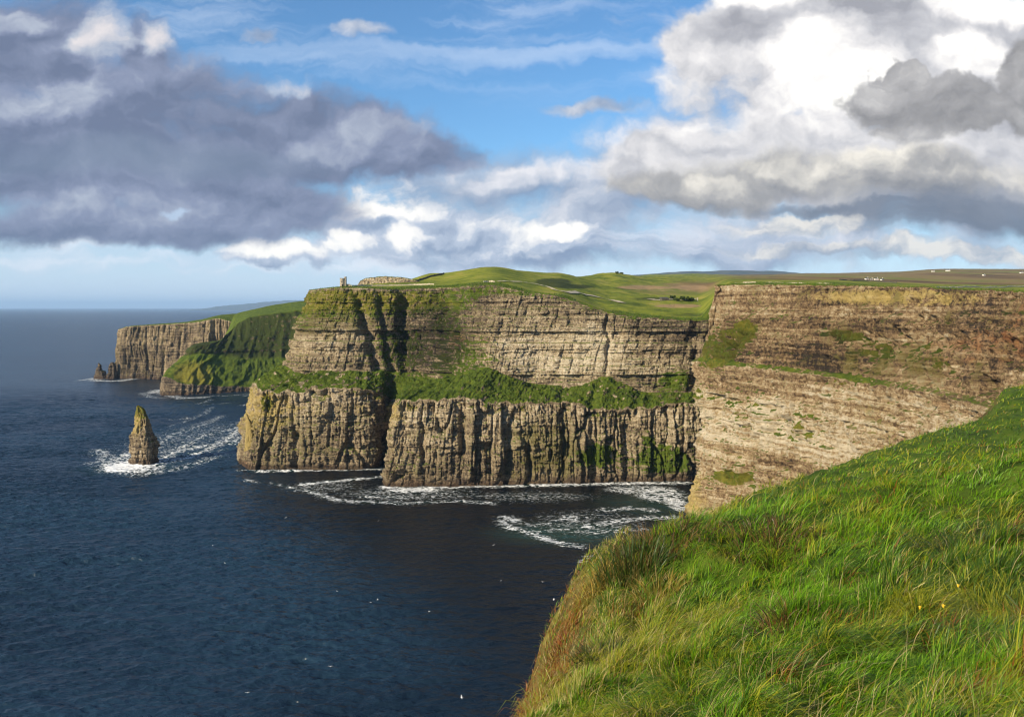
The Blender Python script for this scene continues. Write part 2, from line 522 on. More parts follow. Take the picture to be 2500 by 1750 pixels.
# ------------------------------------------------------------------ materials of the land
def rock_material(name, strata=0.30, warm=0.0, lift=0.0, kb=1.55, kc=0.75, kf=1.5, kl=0.0):
    """bedded, weathered sandstone and shale; per-vertex masks say what grows or stains where, and where shade is painted"""
    m, S = new_mat(name)
    g = geo(S); p = g['Position']
    nz = S.xyz(g['Normal'])[2]
    a = S.rgb(S.attr('mask_a')['Color']); veg, yel, pale = a[0], a[1], a[2]
    b = S.rgb(S.attr('mask_b')['Color']); dark, rust, moss = b[0], b[1], b[2]
    n_big = S.noise(p, 0.022, 3, 0.55)
    n_bed = S.noise(S.vmul(p, (0.035, 0.035, strata)), 1.0, 5, 0.62)
    n_col = S.noise(S.vmul(p, (0.28, 0.28, 0.030)), 1.0, 5, 0.62)
    n_fine = S.noise(p, 0.55, 6, 0.70)
    n_grit = S.noise(p, 2.2, 3, 0.65)
    n_long = S.noise(S.vmul(p, (0.004, 0.004, 0.42)), 1.0, 4, 0.7)
    t = S.add(S.add(S.mul(S.sub(n_bed, 0.5), kb), S.mul(S.sub(n_col, 0.5), kc)), S.add(S.mul(S.sub(n_fine, 0.5), kf), S.mul(S.sub(n_big, 0.5), 0.6)))
    t = S.add(S.add(t, 0.48 + lift), S.mul(S.sub(n_grit, 0.5), 0.5))
    t = S.add(t, S.mul(S.sub(n_long, 0.5), kl))
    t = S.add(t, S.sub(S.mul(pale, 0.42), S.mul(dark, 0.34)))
    w = warm
    col = S.ramp(t, [(0.05, (0.045, 0.036, 0.030)), (0.28, (0.140 + .02 * w, 0.112, 0.080 - .01 * w)), (0.50, (0.285 + .03 * w, 0.228, 0.150 - .015 * w)),
                     (0.72, (0.48 + .02 * w, 0.395, 0.265 - .02 * w)), (1.0, (0.72, 0.635, 0.485))])
    # lichen and stains
    yl = S.step(S.add(yel, S.mul(S.sub(n_fine, 0.5), 1.3)), 0.35, 0.80)
    col = S.mix(S.mul(yl, 0.75), col, S.mix(n_grit, (0.46, 0.35, 0.09), (0.64, 0.50, 0.20)))
    rs = S.step(S.add(rust, S.mul(S.sub(n_fine, 0.5), 1.2)), 0.35, 0.85)
    col = S.mix(S.mul(rs, 0.65), col, (0.36, 0.145, 0.055))
    ms = S.step(S.add(moss, S.mul(S.sub(S.add(n_fine, S.mul(n_col, 0.6)), 0.8), 1.4)), 0.30, 0.75)
    col = S.mix(S.mul(ms, 0.72), col, S.mix(n_big, (0.085, 0.085, 0.018), (0.19, 0.17, 0.035)))
    # wet, weed-dark foot of the rock
    pz = S.xyz(p)[2]
    wet = S.step(S.add(pz, S.mul(S.sub(n_fine, 0.5), 9.0)), 8.5, 1.5)
    col = S.mix(S.mul(wet, 0.8), col, S.mix(n_grit, (0.035, 0.024, 0.018), (0.095, 0.055, 0.035)))
    # turf: where it is mapped, and on any shelf flat enough to hold soil
    vsum = S.add(S.add(S.mul(veg, 1.15), S.mul(S.step(nz, 0.30, 0.80), 0.62)), S.mul(S.sub(n_fine, 0.5), 1.05))
    vsum = S.sub(vsum, S.mul(wet, 1.0))
    vf = S.step(vsum, 0.50, 0.68)
    gm = S.noise(p, 0.16, 4, 0.6)
    gcol = S.ramp(S.add(S.mul(gm, 0.6), S.mul(n_grit, 0.45)), [(0.28, (0.022, 0.036, 0.006)), (0.46, (0.070, 0.112, 0.010)), (0.60, (0.135, 0.185, 0.016)), (0.80, (0.24, 0.22, 0.045))])
    gold = S.step(S.add(yel, S.sub(gm, 0.5)), 0.2, 0.7)
    gcol = S.mix(S.mul(gold, 0.7), gcol, (0.26, 0.22, 0.035))
    heath_shade = S.step(S.add(dark, S.mul(S.sub(gm, 0.5), 0.5)), 0.30, 0.75)
    gcol = S.mix(S.mul(heath_shade, 0.85), gcol, S.mix(n_grit, (0.012, 0.015, 0.006), (0.040, 0.042, 0.015)))  # dark turf colour; on the far slope it is painted shade
    col = S.mix(vf, col, gcol)
    h = S.add(S.add(S.mul(n_fine, 1.0), S.mul(n_bed, 0.6)), S.add(S.mul(n_grit, 0.55), S.mul(n_col, 0.5)))
    nb = S.bump(h, 2.6, 1.0)
    S.out(S.bsdf(col, S.mix(wet, (0.92,) * 3, (0.5,) * 3), nb, 0.18))
    return m


def pasture_material():
    m, S = new_mat('pasture')
    g = geo(S); p = g['Position']
    a = S.rgb(S.attr('mask_a')['Color'])    # moor, bare, rushes
    n1 = S.noise(p, 0.012, 5, 0.6); n2 = S.noise(p, 0.09, 5, 0.65); n3 = S.noise(S.vmul(p, (0.004, 0.0011, 0.004)), 1.0, 6, 0.6)
    n4 = S.noise(p, 0.8, 3, 0.6)
    t = S.add(S.add(S.mul(n1, 0.45), S.mul(S.noise(p, 0.035, 4, 0.6), 0.30)), S.add(S.mul(n2, 0.30), S.mul(n4, 0.10)))
    t = S.sub(t, 0.07)
    col = S.ramp(t, [(0.34, (0.035, 0.050, 0.008)), (0.45, (0.100, 0.132, 0.014)), (0.54, (0.185, 0.205, 0.022)), (0.66, (0.29, 0.235, 0.065))])
    mcol = S.ramp(n3, [(0.32, (0.075, 0.052, 0.026)), (0.44, (0.16, 0.108, 0.050)), (0.52, (0.21, 0.155, 0.065)), (0.58, (0.13, 0.15, 0.028)), (0.70, (0.27, 0.21, 0.09))])
    col = S.mix(S.step(S.add(a[0], S.mul(S.sub(n2, 0.5), 0.5)), 0.25, 0.75), col, mcol)
    ru = S.step(S.add(a[2], S.mul(S.sub(n2, 0.5), 0.9)), 0.35, 0.65)
    col = S.mix(S.mul(ru, 0.85), col, (0.026, 0.036, 0.009))
    ba = S.step(S.add(a[1], S.mul(S.sub(n2, 0.5), 0.9)), 0.35, 0.65)
    col = S.mix(S.mul(ba, 0.85), col, S.mix(n4, (0.22, 0.14, 0.075), (0.36, 0.25, 0.13)))
    nb = S.bump(S.add(n2, S.mul(n4, 0.4)), 2.5, 0.8)
    S.out(S.bsdf(col, 0.95, nb, 0.1))
    return m


def water_material():
    m, S = new_mat('sea_water')
    g = geo(S); p = g['Position']
    fo = S.rgb(S.attr('foam')['Color']); foam, green, calm_refl = fo[0], fo[1], fo[2]
    w1 = S.noise(S.vmul(p, (0.5, 1.0, 1)), 0.42, 3, 0.55, '2D')
    w2 = S.noise(S.vmul(p, (0.55, 1.0, 1)), 0.11, 3, 0.6, '2D')
    patch = S.noise(S.vmul(p, (0.35, 1.0, 1)), 0.006, 4, 0.55, '2D')
    nb = S.bump(S.add(S.mul(w1, 1.0), S.mul(w2, 2.6)), 1.0, 0.8)
    body = S.mix(S.step(patch, 0.35, 0.7), (0.0058, 0.0145, 0.027), (0.0105, 0.028, 0.050))
    body = S.mix(S.mul(calm_refl, 0.9), body, (0.0030, 0.0042, 0.0058))  # dark reflection of the cliffs, painted into the bay water's colour
    body = S.mix(S.mul(green, 0.85), body, (0.016, 0.046, 0.040))
    # lacy foam
    l1 = S.noise(S.vmul(p, (0.7, 1.0, 1)), 0.16, 5, 0.68, '2D'); l2 = S.noise(S.vmul(p, (0.6, 1.0, 1)), 0.55, 4, 0.6, '2D')
    lace = S.sub(1.0, S.mul(S.m('ABSOLUTE', S.sub(l1, 0.5)), 9.0))
    ff = S.add(S.mul(foam, 1.25), S.add(S.mul(S.sub(lace, 0.55), 0.75), S.mul(S.sub(l2, 0.5), 1.5)))
    ff = S.mul(S.mul(S.step(ff, 0.50, 1.15), S.step(foam, 0.05, 0.40)), 0.90)
    col = S.mix(ff, body, (0.80, 0.83, 0.85))
    b = S.bsdf(col, S.mix(ff, (0.27,) * 3, (0.85,) * 3), nb, 0.5)
    b.node.inputs['IOR'].default_value = 1.333
    S.out(b)
    return m


M_ROCK = rock_material('cliff_rock', 0.48, 0.25, 0.01, 1.15, 0.85, 1.9, 0.6)
M_SHALE = rock_material('shale_rock', 0.40, 1.5, 0.05, 0.9, 0.9, 1.9, 1.5)
M_PASTURE = pasture_material()
M_WATER = water_material()
# ------------------------------------------------------------------ plateau heights
# each row: bearing column, then (distance, row) pairs along it, cliff edge to far horizon
PLAT = [
    (700, [(812, 712), (870, 735), (1000, 800), (1400, 860), (2500, 880), (8000, 880)]),
    (757, [(812, 709), (870, 720), (1000, 770), (1400, 850), (2500, 870), (8000, 870)]),
    (850, [(783, 702), (830, 699), (900, 697), (1000, 705), (1400, 800), (2500, 860), (8000, 860)]),
    (950, [(790, 706), (850, 699), (900, 694), (960, 689), (1100, 700), (1500, 760), (3000, 800), (8000, 800)]),
    (1061, [(790, 703), (850, 696), (950, 685), (1050, 667), (1250, 688), (2000, 730), (3500, 740), (8000, 740)]),
    (1199, [(757, 695), (850, 681), (980, 662), (1080, 652), (1300, 665), (2000, 700), (3500, 705), (8000, 705)]),
    (1350, [(745, 721), (850, 705), (1000, 684), (1200, 667), (1500, 678), (2200, 690), (3500, 690), (8000, 690)]),
    (1500, [(735, 767), (800, 754), (900, 733), (1100, 708), (1300, 689), (1700, 668), (2300, 680), (3500, 685), (8000, 685)]),
    (1600, [(733, 777), (790, 765), (900, 740), (1100, 714), (1400, 693), (2000, 677), (3000, 679), (8000, 676)]),
    (1700, [(733, 781), (790, 768), (900, 744), (1100, 716), (1400, 696), (2200, 679), (3200, 676), (8000, 674)]),
    (1790, [(585, 697), (680, 692), (900, 686), (1400, 680), (2200, 676), (4000, 675), (8000, 673)]),
    (2023, [(440, 699), (600, 694), (1000, 685), (1700, 678), (2600, 673), (3600, 671), (8000, 672)]),
    (2167, [(372, 709), (500, 703), (800, 695), (1400, 686), (2300, 676), (3500, 667), (8000, 671)]),
    (2310, [(322, 717), (450, 710), (700, 703), (1200, 693), (2000, 680), (3500, 660), (8000, 664)]),
    (2500, [(268, 741), (350, 730), (600, 713), (1100, 697), (2000, 681), (3500, 661), (8000, 664)]),
    (2900, [(208, 758), (300, 742), (600, 718), (1100, 700), (2000, 683), (3500, 662), (8000, 664)]),
    (3500, [(160, 775), (300, 745), (600, 720), (1100, 700), (2000, 683), (3500, 663), (8000, 664)]),
]
_LD = np.linspace(math.log(150), math.log(8000), 160)
_tabz = []
for c, rows in PLAT:
    d = np.array([r[0] for r in rows], float); y = np.array([r[1] for r in rows], float)
    z = EYE - (y - HY) / FPX * d
    ld = np.log(d)
    zz = pchip(ld, z, np.clip(_LD, ld[0], ld[-1]))
    _tabz.append(zz)
_tabz = np.array(_tabz); _PC = np.array([r[0] for r in PLAT], float)


def ell(px, py, cx, cy_, rx, ry, soft=0.6):
    """soft elliptical patch measured on the rock face (1 inside, 0 outside)"""
    d = np.sqrt(((px - cx) / rx) ** 2 + ((py - cy_) / ry) ** 2)
    return 1 - sstep(d, 1 - soft, 1 + soft)


def plat_z(X, Y):
    """height of the plateau at a world point"""
    X = np.asarray(X, float); Y = np.maximum(np.asarray(Y, float), 1.0)
    px = np.clip(CX + FPX * X / Y, _PC[0], _PC[-1])
    ld = np.clip(np.log(np.clip(Y, 150, 8000)), _LD[0], _LD[-1] - 1e-9)
    fi = (ld - _LD[0]) / (_LD[1] - _LD[0]); i = np.clip(fi.astype(int), 0, len(_LD) - 2); t = fi - i
    k = np.clip(np.searchsorted(_PC, px, side='right') - 1, 0, len(_PC) - 2)
    u = (px - _PC[k]) / (_PC[k + 1] - _PC[k]); u = u * u * (3 - 2 * u)
    f = lambda kk: _tabz[kk, i] * (1 - t) + _tabz[kk, i + 1] * t
    z = f(k) * (1 - u) + f(k + 1) * u
    s = np.sqrt(Y / 800.0)
    return z + (0.9 + 1.8 * ell(px, 0 * px, 1560, 0, 170, 1)) * fbm2(X / 55, Y / 55, 4, 5) * s + 0.25 * pn2(X / 9, Y / 9, 8)


# ------------------------------------------------------------------ cliffs: lofts through measured stations
def loft(stations, rows, ds):
    """stations: list of lists of L points; returns grid V (nt, ns, 3), level coordinate, distance along"""
    P = np.array(stations)                       # (n, L, 3)
    mid = P[:, 0, :2] * 0.5 + P[:, -2, :2] * 0.5
    u = np.concatenate([[0], np.cumsum(np.linalg.norm(np.diff(mid, axis=0), axis=1))])
    ns = int(u[-1] / ds) + 1
    x = np.linspace(0, u[-1], ns)
    L = P.shape[1]
    C = np.stack([pchip(u, P[:, l, :], x) for l in range(L)])     # (L, ns, 3)
    V = []; T = []
    for l in range(L - 1):
        n = rows[l]
        for k in range(n):
            t = k / n
            V.append(C[l] * (1 - t) + C[l + 1] * t); T.append(l + t)
    V.append(C[-1]); T.append(L - 1)
    return np.array(V), np.array(T), x, u


def box_blur(a, n, axis):
    k = np.ones(n) / n
    pad = [(0, 0)] * a.ndim; pad[axis] = (n // 2, n - 1 - n // 2)
    b = np.pad(a, pad, mode='edge')
    c = np.cumsum(b, axis=axis)
    c = np.concatenate([np.zeros_like(np.take(c, [0], axis)), c], axis)
    hi = np.take(c, range(n, c.shape[axis]), axis); lo = np.take(c, range(0, c.shape[axis] - n), axis)
    return (hi - lo) / n


def normals(V, blur=9):
    ds = np.gradient(V, axis=1); dt = np.gradient(V, axis=0)
    N = np.cross(ds, dt)
    N = box_blur(box_blur(N, blur, 0), blur, 1)
    return N / (np.linalg.norm(N, axis=-1, keepdims=True) + 1e-9)


def beds(z, s, seed, tmin, tmax, dip=1.2):
    """beds of rock standing proud or set back, each with its own ragged run"""
    r = np.random.default_rng(seed)
    b = [-10.0]
    while b[-1] < 260:
        b.append(b[-1] + tmin * (tmax / tmin) ** r.random() * (1.9 if r.random() < 0.18 else 1))
    b = np.array(b); off = r.uniform(-1, 1, len(b) + 1)
    zz = z + dip * pn2(s / 70, z * 0 + seed, seed) + 0.5 * pn2(s / 9, z / 15, seed + 1)
    i = np.clip(np.searchsorted(b, zz) - 1, 0, len(b) - 2)
    t = (zz - b[i]) / (b[i + 1] - b[i])
    e = sstep(t, 0.0, 0.10)
    o = off[i] * e + off[np.maximum(i - 1, 0)] * (1 - e)
    run = 0.55 + 0.9 * pn2(s / 14, i * 3.7, seed + 2)
    return o * np.clip(run, 0, 1.4)


def _rnd(i, j, seed):
    return _h2(np.asarray(i).astype(np.int64), np.asarray(j).astype(np.int64), seed) / 2047.5 - 1.0


def blocks(s, z, ws, hz, seed):
    """jointed rock: columns of blocks, each standing out by its own amount, with open joints between"""
    sw = s / ws + 1.1 * pn2(s / ws * 0.21, z * 0 + seed, seed + 7) + 0.34 * pn2(s / ws * 0.6, z / (hz * 3), seed) + 0.10 * pn2(s / ws * 2.3, z / hz * 1.1, seed + 1)
    ci = np.floor(sw); cf = sw - ci
    zw = z / hz + 0.9 * _rnd(ci, ci * 0 + 5, seed + 2) + 0.15 * pn2(s / ws, z / hz, seed + 3)
    ri = np.floor(zw); rf = zw - ri
    o = _rnd(ci, ri, seed + 4) * 0.65 + _rnd(ci, ci * 0, seed + 5) * 0.5
    e = np.minimum(cf, 1 - cf); f = np.minimum(rf, 1 - rf)
    k = np.clip(0.75 + 1.3 * pn2(s / ws * 0.33, z / hz * 0.4, seed + 8), 0.1, 1.7)
    return k * (o - 0.55 * np.exp(-(e / 0.07) ** 2) - 0.35 * np.exp(-(f / 0.06) ** 2) + 0.25 * np.sin(np.pi * cf))


def px_of(V):
    return CX + FPX * V[..., 0] / V[..., 1], HY + (EYE - V[..., 2]) * FPX / V[..., 1]


# ---- headland with the tower and the bay cliff beside it
def st(b, l, k, t, inl=20):
    """one station: base, lip of the lower cliff, back of the ledge, turf edge, two points inland"""
    tp = t
    p1 = q(0, 0, 1)
    px = CX + FPX * tp[0] / tp[1]
    a = np.array([(px - CX) / FPX * (tp[1] + inl), tp[1] + inl, 0]); a[2] = plat_z(a[0], a[1]) + 0.35
    c = np.array([(px - CX) / FPX * (tp[1] + inl + 6), tp[1] + inl + 6, 0]); c[2] = plat_z(c[0], c[1]) - 2.5
    return [b, l, k, tp, a, c]


BAY = [
    st(np.array([-190, 1200, -2.5]), np.array([-185, 1200, 70.]), np.array([-165, 1200, 90.]), np.array([-140, 1195, 150.])),
    st(np.array([-238, 950, -2.5]), np.array([-234, 950, 70.]), np.array([-212, 950, 92.]), np.array([-190, 945, 155.])),
    st(w0(590, 800), q(622, 938, 800), q(693, 889, 806), q(757, 710, 818)),
    st(w0(592, 760), q(624, 936, 766), q(699, 893, 785), q(768, 707, 800)),
    st(w0(616, 742), q(645, 953, 746), q(745, 912, 769), q(800, 703, 785)),
    st(w0(700, 742), q(705, 957, 746), q(780, 905, 768), q(838, 701, 782)),
    st(w0(800, 741), q(805, 946, 745), q(835, 903, 766), q(880, 703, 782)),
    st(w0(880, 744), q(885, 950, 748), q(895, 906, 769), q(920, 705, 785)),
    st(w0(922, 756), q(926, 958, 758), q(928, 903, 773), q(948, 707, 787)),
    st(w0(940, 786), q(944, 975, 784), q(962, 910, 779), q(985, 706, 794)),
    st(w0(958, 745), q(978, 972, 752), q(1005, 922, 776), q(1045, 703, 793)),
    st(w0(936, 690), q(966, 976, 694), q(1050, 925, 762), q(1090, 701, 788)),
    st(w0(946, 673), q(984, 975, 677), q(1100, 918, 742), q(1144, 698, 768)),
    st(w0(1050, 671), q(1066, 977, 675), q(1150, 905, 730), q(1200, 695, 757)),
    st(w0(1120, 673), q(1130, 970, 677), q(1188, 897, 722), q(1240, 703, 752)),
    st(w0(1200, 677), q(1205, 984, 680), q(1240, 916, 722), q(1290, 714, 748)),
    st(w0(1290, 681), q(1290, 984, 685), q(1310, 937, 727), q(1350, 721, 745)),
    st(w0(1380, 684), q(1380, 980, 688), q(1400, 942, 724), q(1445, 748, 738)),
    st(w0(1470, 688), q(1470, 1000, 691), q(1482, 918, 722), q(1520, 770, 735)),
    st(w0(1560, 691), q(1560, 996, 694), q(1575, 956, 722), q(1610, 777, 733)),
    st(w0(1660, 694), q(1660, 984, 697), q(1670, 958, 722), q(1700, 781, 733)),
    st(w0(1740, 698), q(1740, 980, 701), q(1750, 958, 724), q(1790, 781, 735)),
    st(w0(1900, 692), q(1895, 970, 694), q(1900, 940, 715), q(1930, 775, 728)),
]
V, T, sx, su = loft(BAY, [230, 50, 230, 22, 6], 0.46)
nt, ns, _ = V.shape
N = normals(V, 15)
s2 = np.broadcast_to(sx, (nt, ns)); z2 = V[..., 2].copy(); tt = T[:, None] + np.zeros((1, ns))
px, py = px_of(V)
low = 1 - sstep(tt, 0.93, 1.02); led = sstep(tt, 0.97, 1.05) * (1 - sstep(tt, 1.92, 2.0)); upp = sstep(tt, 1.95, 2.05) * (1 - sstep(tt, 2.93, 3.05))
topz = sstep(tt, 2.95, 3.05)
n_w = pn2(s2 / 30, z2 / 45, 2)
col1 = ridge(s2 / 17 + 0.5 * n_w + 3.3, z2 / 150, 21); col2 = ridge(s2 / 7.5 + 0.6 * n_w, z2 / 55, 22); col3 = ridge(s2 / 3.1 + 0.4 * n_w, z2 / 26, 23)
f_m = fbm2(s2 / 7.0, z2 / 6.0, 4, 31); f_s = fbm2(s2 / 2.2, z2 / 1.9, 3, 33)
slot = np.clip(ridge(s2 / 24 + 0.25 * n_w, z2 / 90, 25) - 0.80, 0, 1) * 5
D_low = 1.2 * (col1 - 0.35) + 3.2 * blocks(s2, z2, 12, 26, 401) + 2.4 * blocks(s2, z2, 5.6, 10, 411) + 1.4 * blocks(s2, z2, 2.6, 3.6, 421) + 1.9 * f_m + 0.9 * f_s + 2.0 * fbm2(s2 / 22, z2 / 20, 3, 39) + 1.3 * beds(z2, s2, 41, 5, 12) - 5.0 * slot
D_low *= 0.35 + 0.65 * sstep(z2, -2, 14)
bd = beds(z2, s2, 43, 2.2, 6.5)
D_up = 2.4 * bd + 2.2 * beds(z2, s2, 46, 4, 14, 0.8) + 1.1 * beds(z2, s2, 45, 0.9, 2.2, 0.6) + 1.6 * (ridge(s2 / 34 + .4 * n_w, z2 / 200, 26) - .4) + 1.2 * blocks(s2, z2, 10, 7.5, 431) + 0.6 * blocks(s2, z2, 3.8, 2.2, 441) + 0.4 * (col2 - .4) + 1.2 * f_m + 0.55 * f_s + 2.0 * fbm2(s2 / 40, z2 / 30, 3, 37)
# deep dark clefts running up the bay cliff
for cpx, wd, dep, sl in ((985, 13, 9, 0.0), (1075, 12, 10, 0.12), (1110, 8, 6, -0.35), (888, 11, 9, 0.60), (935, 8, 6, 0.35), (1700, 14, 5, 0.0), (1483, 5, 4, 0)):
    c = cpx + sl * (py - 780) * 0.5 + 8 * pn2(z2 / 14, z2 * 0 + cpx, 51)
    D_up -= dep * np.exp(-((px - c) / wd) ** 2) * sstep(py, 700, 745)
for cpx, wd, dep in ((1245, 8, 7), (1378, 9, 7), (1445, 8, 6), (1525, 16, 9), (1130, 8, 5), (1030, 7, 5), (720, 8, 5), (660, 6, 4)):
    c = cpx + 7 * pn2(z2 / 13, z2 * 0 + cpx, 52) + (1060 - py) * 0.04 * np.sign(math.sin(cpx))
    D_low -= dep * np.exp(-((px - c) / wd) ** 2) * sstep(py, 985, 1020) * (1 - 0.6 * sstep(py, 1090, 1180))
D_led = 2.2 * (ridge(s2 / 15 + .5 * n_w, tt * 0 + 3, 38) - .5) + 2.4 * fbm2(s2 / 12, tt * 6, 4, 36) + 1.3 * f_s + 1.2 * f_m
D = low * D_low + led * D_led + upp * D_up + topz * 0.25 * f_m
H = N.copy(); flat = (low + upp)[..., None]
H[..., 2] *= 1 - 0.75 * flat[..., 0]
H /= np.linalg.norm(H, axis=-1, keepdims=True) + 1e-9
fade = (1 - sstep(tt, 3.7, 4.2))
V = V + H * (D * fade)[..., None]
# ragged turf lip
zt_ = plat_z(V[..., 0], V[..., 1]); kb_ = sstep(tt, 3.05, 3.5)
V[..., 2] = np.where(tt > 3.05, V[..., 2] * (1 - kb_) + (zt_ + 0.35 - 3.0 * sstep(tt, 4.0, 5.0)) * kb_, V[..., 2])
V[..., 2] += np.where(tt > 2.7, 0, 0) + (3.2 * fbm2(s2 / 9, tt * 0, 4, 61)) * np.exp(-((tt - 1.0) / 0.12) ** 2)
nzv = normals(V, 3)[..., 2]
nn = fbm2(s2 / 16, z2 / 12, 4, 71); nm = fbm2(s2 / 5, z2 / 4, 3, 72)
veg = led * (0.92 - 0.80 * sstep(nm + 0.5 * nn, 0.10, 0.42)) + topz * 1.0
lipy = np.interp(px, [620, 700, 800, 920, 960, 1066, 1130, 1205, 1380, 1470, 1560, 1700], [936, 955, 944, 956, 972, 975, 969, 983, 979, 999, 994, 982])
veg = np.maximum(veg, low * (1 - sstep(py - lipy - 26 * nn, -4, 22)) * (0.55 + 0.7 * nm))
# the shaggy green brow, deep on the tower headland, thin to the east
brow = np.interp(px, [600, 1000, 1100, 1180, 1260, 1400, 1560, 1600], [85, 88, 80, 30, 12, 10, 7, 6])
topy = np.interp(px, [757, 800, 1144, 1200, 1275, 1349, 1443, 1499, 1547, 1723], [708, 702, 698, 695, 713, 719, 747, 766, 775, 780])
veg = np.maximum(veg, upp * (1 - sstep(py - topy, brow * 0.55, brow * 1.25)) * (0.62 + 0.5 * nm))
for e in ((985, 850, 75, 60), (1120, 880, 70, 60), (1010, 940, 60, 40), (1090, 790, 45, 50)):
    veg = np.maximum(veg, (0.55 + 0.6 * nm) * ell(px, py, *e))
for e in ((1460, 1112, 52, 30), (1620, 1122, 72, 38), (1650, 930, 40, 26), (1585, 1085, 20, 20), (650, 985, 18, 22)):
    veg = np.maximum(veg, (0.80 + 0.6 * nm) * ell(px, py, *e))
yel = low * (0.62 * (1 - sstep(py, 985, 1075)) * (0.6 + 0.7 * nn) + (0.45 + 0.7 * nm) * ell(px, py, 640, 1010, 70, 75) + 0.35 * ell(px, py, 965, 1060, 26, 110))
yel = np.maximum(yel, upp * 0.4 * ell(px, py, 720, 870, 50, 50))
yel = np.maximum(yel, 0.6 * upp * (veg > .3) * (1 - sstep(py - topy, brow * .5, brow)) * ell(px, py, 860, 740, 260, 60))
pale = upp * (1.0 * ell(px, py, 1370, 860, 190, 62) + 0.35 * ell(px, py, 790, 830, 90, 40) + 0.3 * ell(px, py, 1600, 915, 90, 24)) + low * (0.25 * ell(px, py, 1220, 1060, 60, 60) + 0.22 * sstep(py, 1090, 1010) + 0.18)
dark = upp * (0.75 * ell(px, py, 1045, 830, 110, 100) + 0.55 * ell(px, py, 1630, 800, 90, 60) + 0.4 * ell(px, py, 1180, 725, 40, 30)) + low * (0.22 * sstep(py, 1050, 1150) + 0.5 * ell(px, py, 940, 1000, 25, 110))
rust = upp * (0.5 * ell(px, py, 1110, 830, 40, 25) + 0.45 * ell(px, py, 1190, 830, 26, 18) + .35 * ell(px, py, 1375, 832, 22, 9) + 0.35 * ell(px, py, 1020, 900, 30, 16)) + 0.5 * low * ell(px, py, 600, 1135, 20, 14) + 0.45 * low * ell(px, py, 985, 1178, 55, 12)
moss = low * (0.30 + 0.25 * nn + 0.35 * ell(px, py, 1340, 1100, 100, 70) + 0.2 * ell(px, py, 700, 1060, 90, 60)) + upp * (0.25 + .3 * nn + 0.35 * ell(px, py, 800, 760, 130, 60))
one = np.ones_like(veg)
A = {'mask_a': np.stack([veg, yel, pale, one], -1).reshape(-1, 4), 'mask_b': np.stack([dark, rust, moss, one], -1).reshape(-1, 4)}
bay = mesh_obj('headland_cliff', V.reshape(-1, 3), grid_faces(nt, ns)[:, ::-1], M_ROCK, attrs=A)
tag(bay, kind='structure')
BAY_VEG = ((veg + 0.35 * nm > 0.80) & (tt < 4.2) & (tt > 0.5) & (px > 560) & (px < 1760)).ravel()
BAY_TOP = np.array([[CX + FPX * s[3][0] / s[3][1], s[3][1]] for s in BAY])

# ---- the near cliff on the right
def stn(x, y, lean=10, back=5, ztop=None):
    """outward is roughly -x; base, two waists, ledge lip, ledge back, edge, inland"""
    return x, y, lean, back, ztop


NEAR = [  # base x, y, outward normal, top height
    (262, 690, (-0.2, 1.0), 160), (228, 640, (-0.55, 0.85), 162), (165, 596, (-0.45, 0.9), 164), (128.0, 573.5, (-0.85, 0.5), 165.5),
    (125.5, 567, (-0.97, -0.05), 165.6), (131, 548, (-0.96, -0.28), 165.5), (147, 505, (-0.95, -0.32), 164.5), (163, 455, (-0.96, -0.27), 162.8), (171.5, 410, (-0.985, -0.17), 161),
    (177, 360, (-1, -0.05), 158.6), (177.5, 310, (-0.995, 0.06), 156.3), (173.5, 270, (-0.99, 0.12), 153.2), (167, 230, (-0.98, 0.2), 151),
    (157, 185, (-0.96, 0.28), 149), (140, 135, (-0.93, 0.36), 147),
]
rows = []
for x, y, n, zt in NEAR:
    n = np.array(n) / np.linalg.norm(n)
    P = lambda off, z: np.array([x - n[0] * off, y - n[1] * off, z])
    t = P(19, zt)
    a = P(36, 0); a[2] = plat_z(a[0], a[1]) + 0.3
    a2 = P(44, 0); a2[2] = plat_z(a2[0], a2[1]) - 2.5
    rows.append([P(0, -2.5), P(2.0, 30), P(6.5, 60), P(2.2, 84), P(3.6, 112), P(7.5, 114.5), P(14, 140), t, a, a2])
V, T, sx, su = loft(rows, [60, 60, 48, 56, 10, 52, 54, 14, 5], 0.50)
nt, ns, _ = V.shape
N = normals(V, 13)
s2 = np.broadcast_to(sx, (nt, ns)); z2 = V[..., 2].copy(); tt = T[:, None] + np.zeros((1, ns))
px, py = px_of(V)
low = 1 - sstep(tt, 3.9, 4.1); upp = sstep(tt, 4.9, 5.1) * (1 - sstep(tt, 6.95, 7.02)); led = sstep(tt, 3.95, 4.1) * (1 - sstep(tt, 4.9, 5.05)); topz = sstep(tt, 6.95, 7.05)
n_w = pn2(s2 / 26, z2 / 40, 102); f_m = fbm2(s2 / 7, z2 / 6, 4, 131); f_s = fbm2(s2 / 2.0, z2 / 1.7, 3, 133); f_b = fbm2(s2 / 26, z2 / 30, 3, 135)
bd = beds(z2, s2, 141, 1.8, 5.5, 0.6); bd2 = beds(z2, s2, 142, 0.7, 1.7, 0.4)
D_low = 2.0 * bd + 2.2 * beds(z2, s2, 144, 5, 11, 0.8) + 1.0 * bd2 + 1.2 * (ridge(s2 / 19 + .5 * n_w, z2 / 90, 121) - .4) + 1.8 * blocks(s2, z2, 9, 8, 451) + 1.3 * blocks(s2, z2, 3.6, 3.0, 461) + 2.0 * f_m + 0.9 * f_s + 4.5 * f_b - 6.0 * np.clip(ridge(s2 / 21 + .5 * n_w, z2 / 45, 125) - .72, 0, 1) * 2
vert = sstep(z2, 70, 50)
D_low += vert * (1.6 * (ridge(s2 / 8 + .4 * n_w, z2 / 60, 127) - .4))
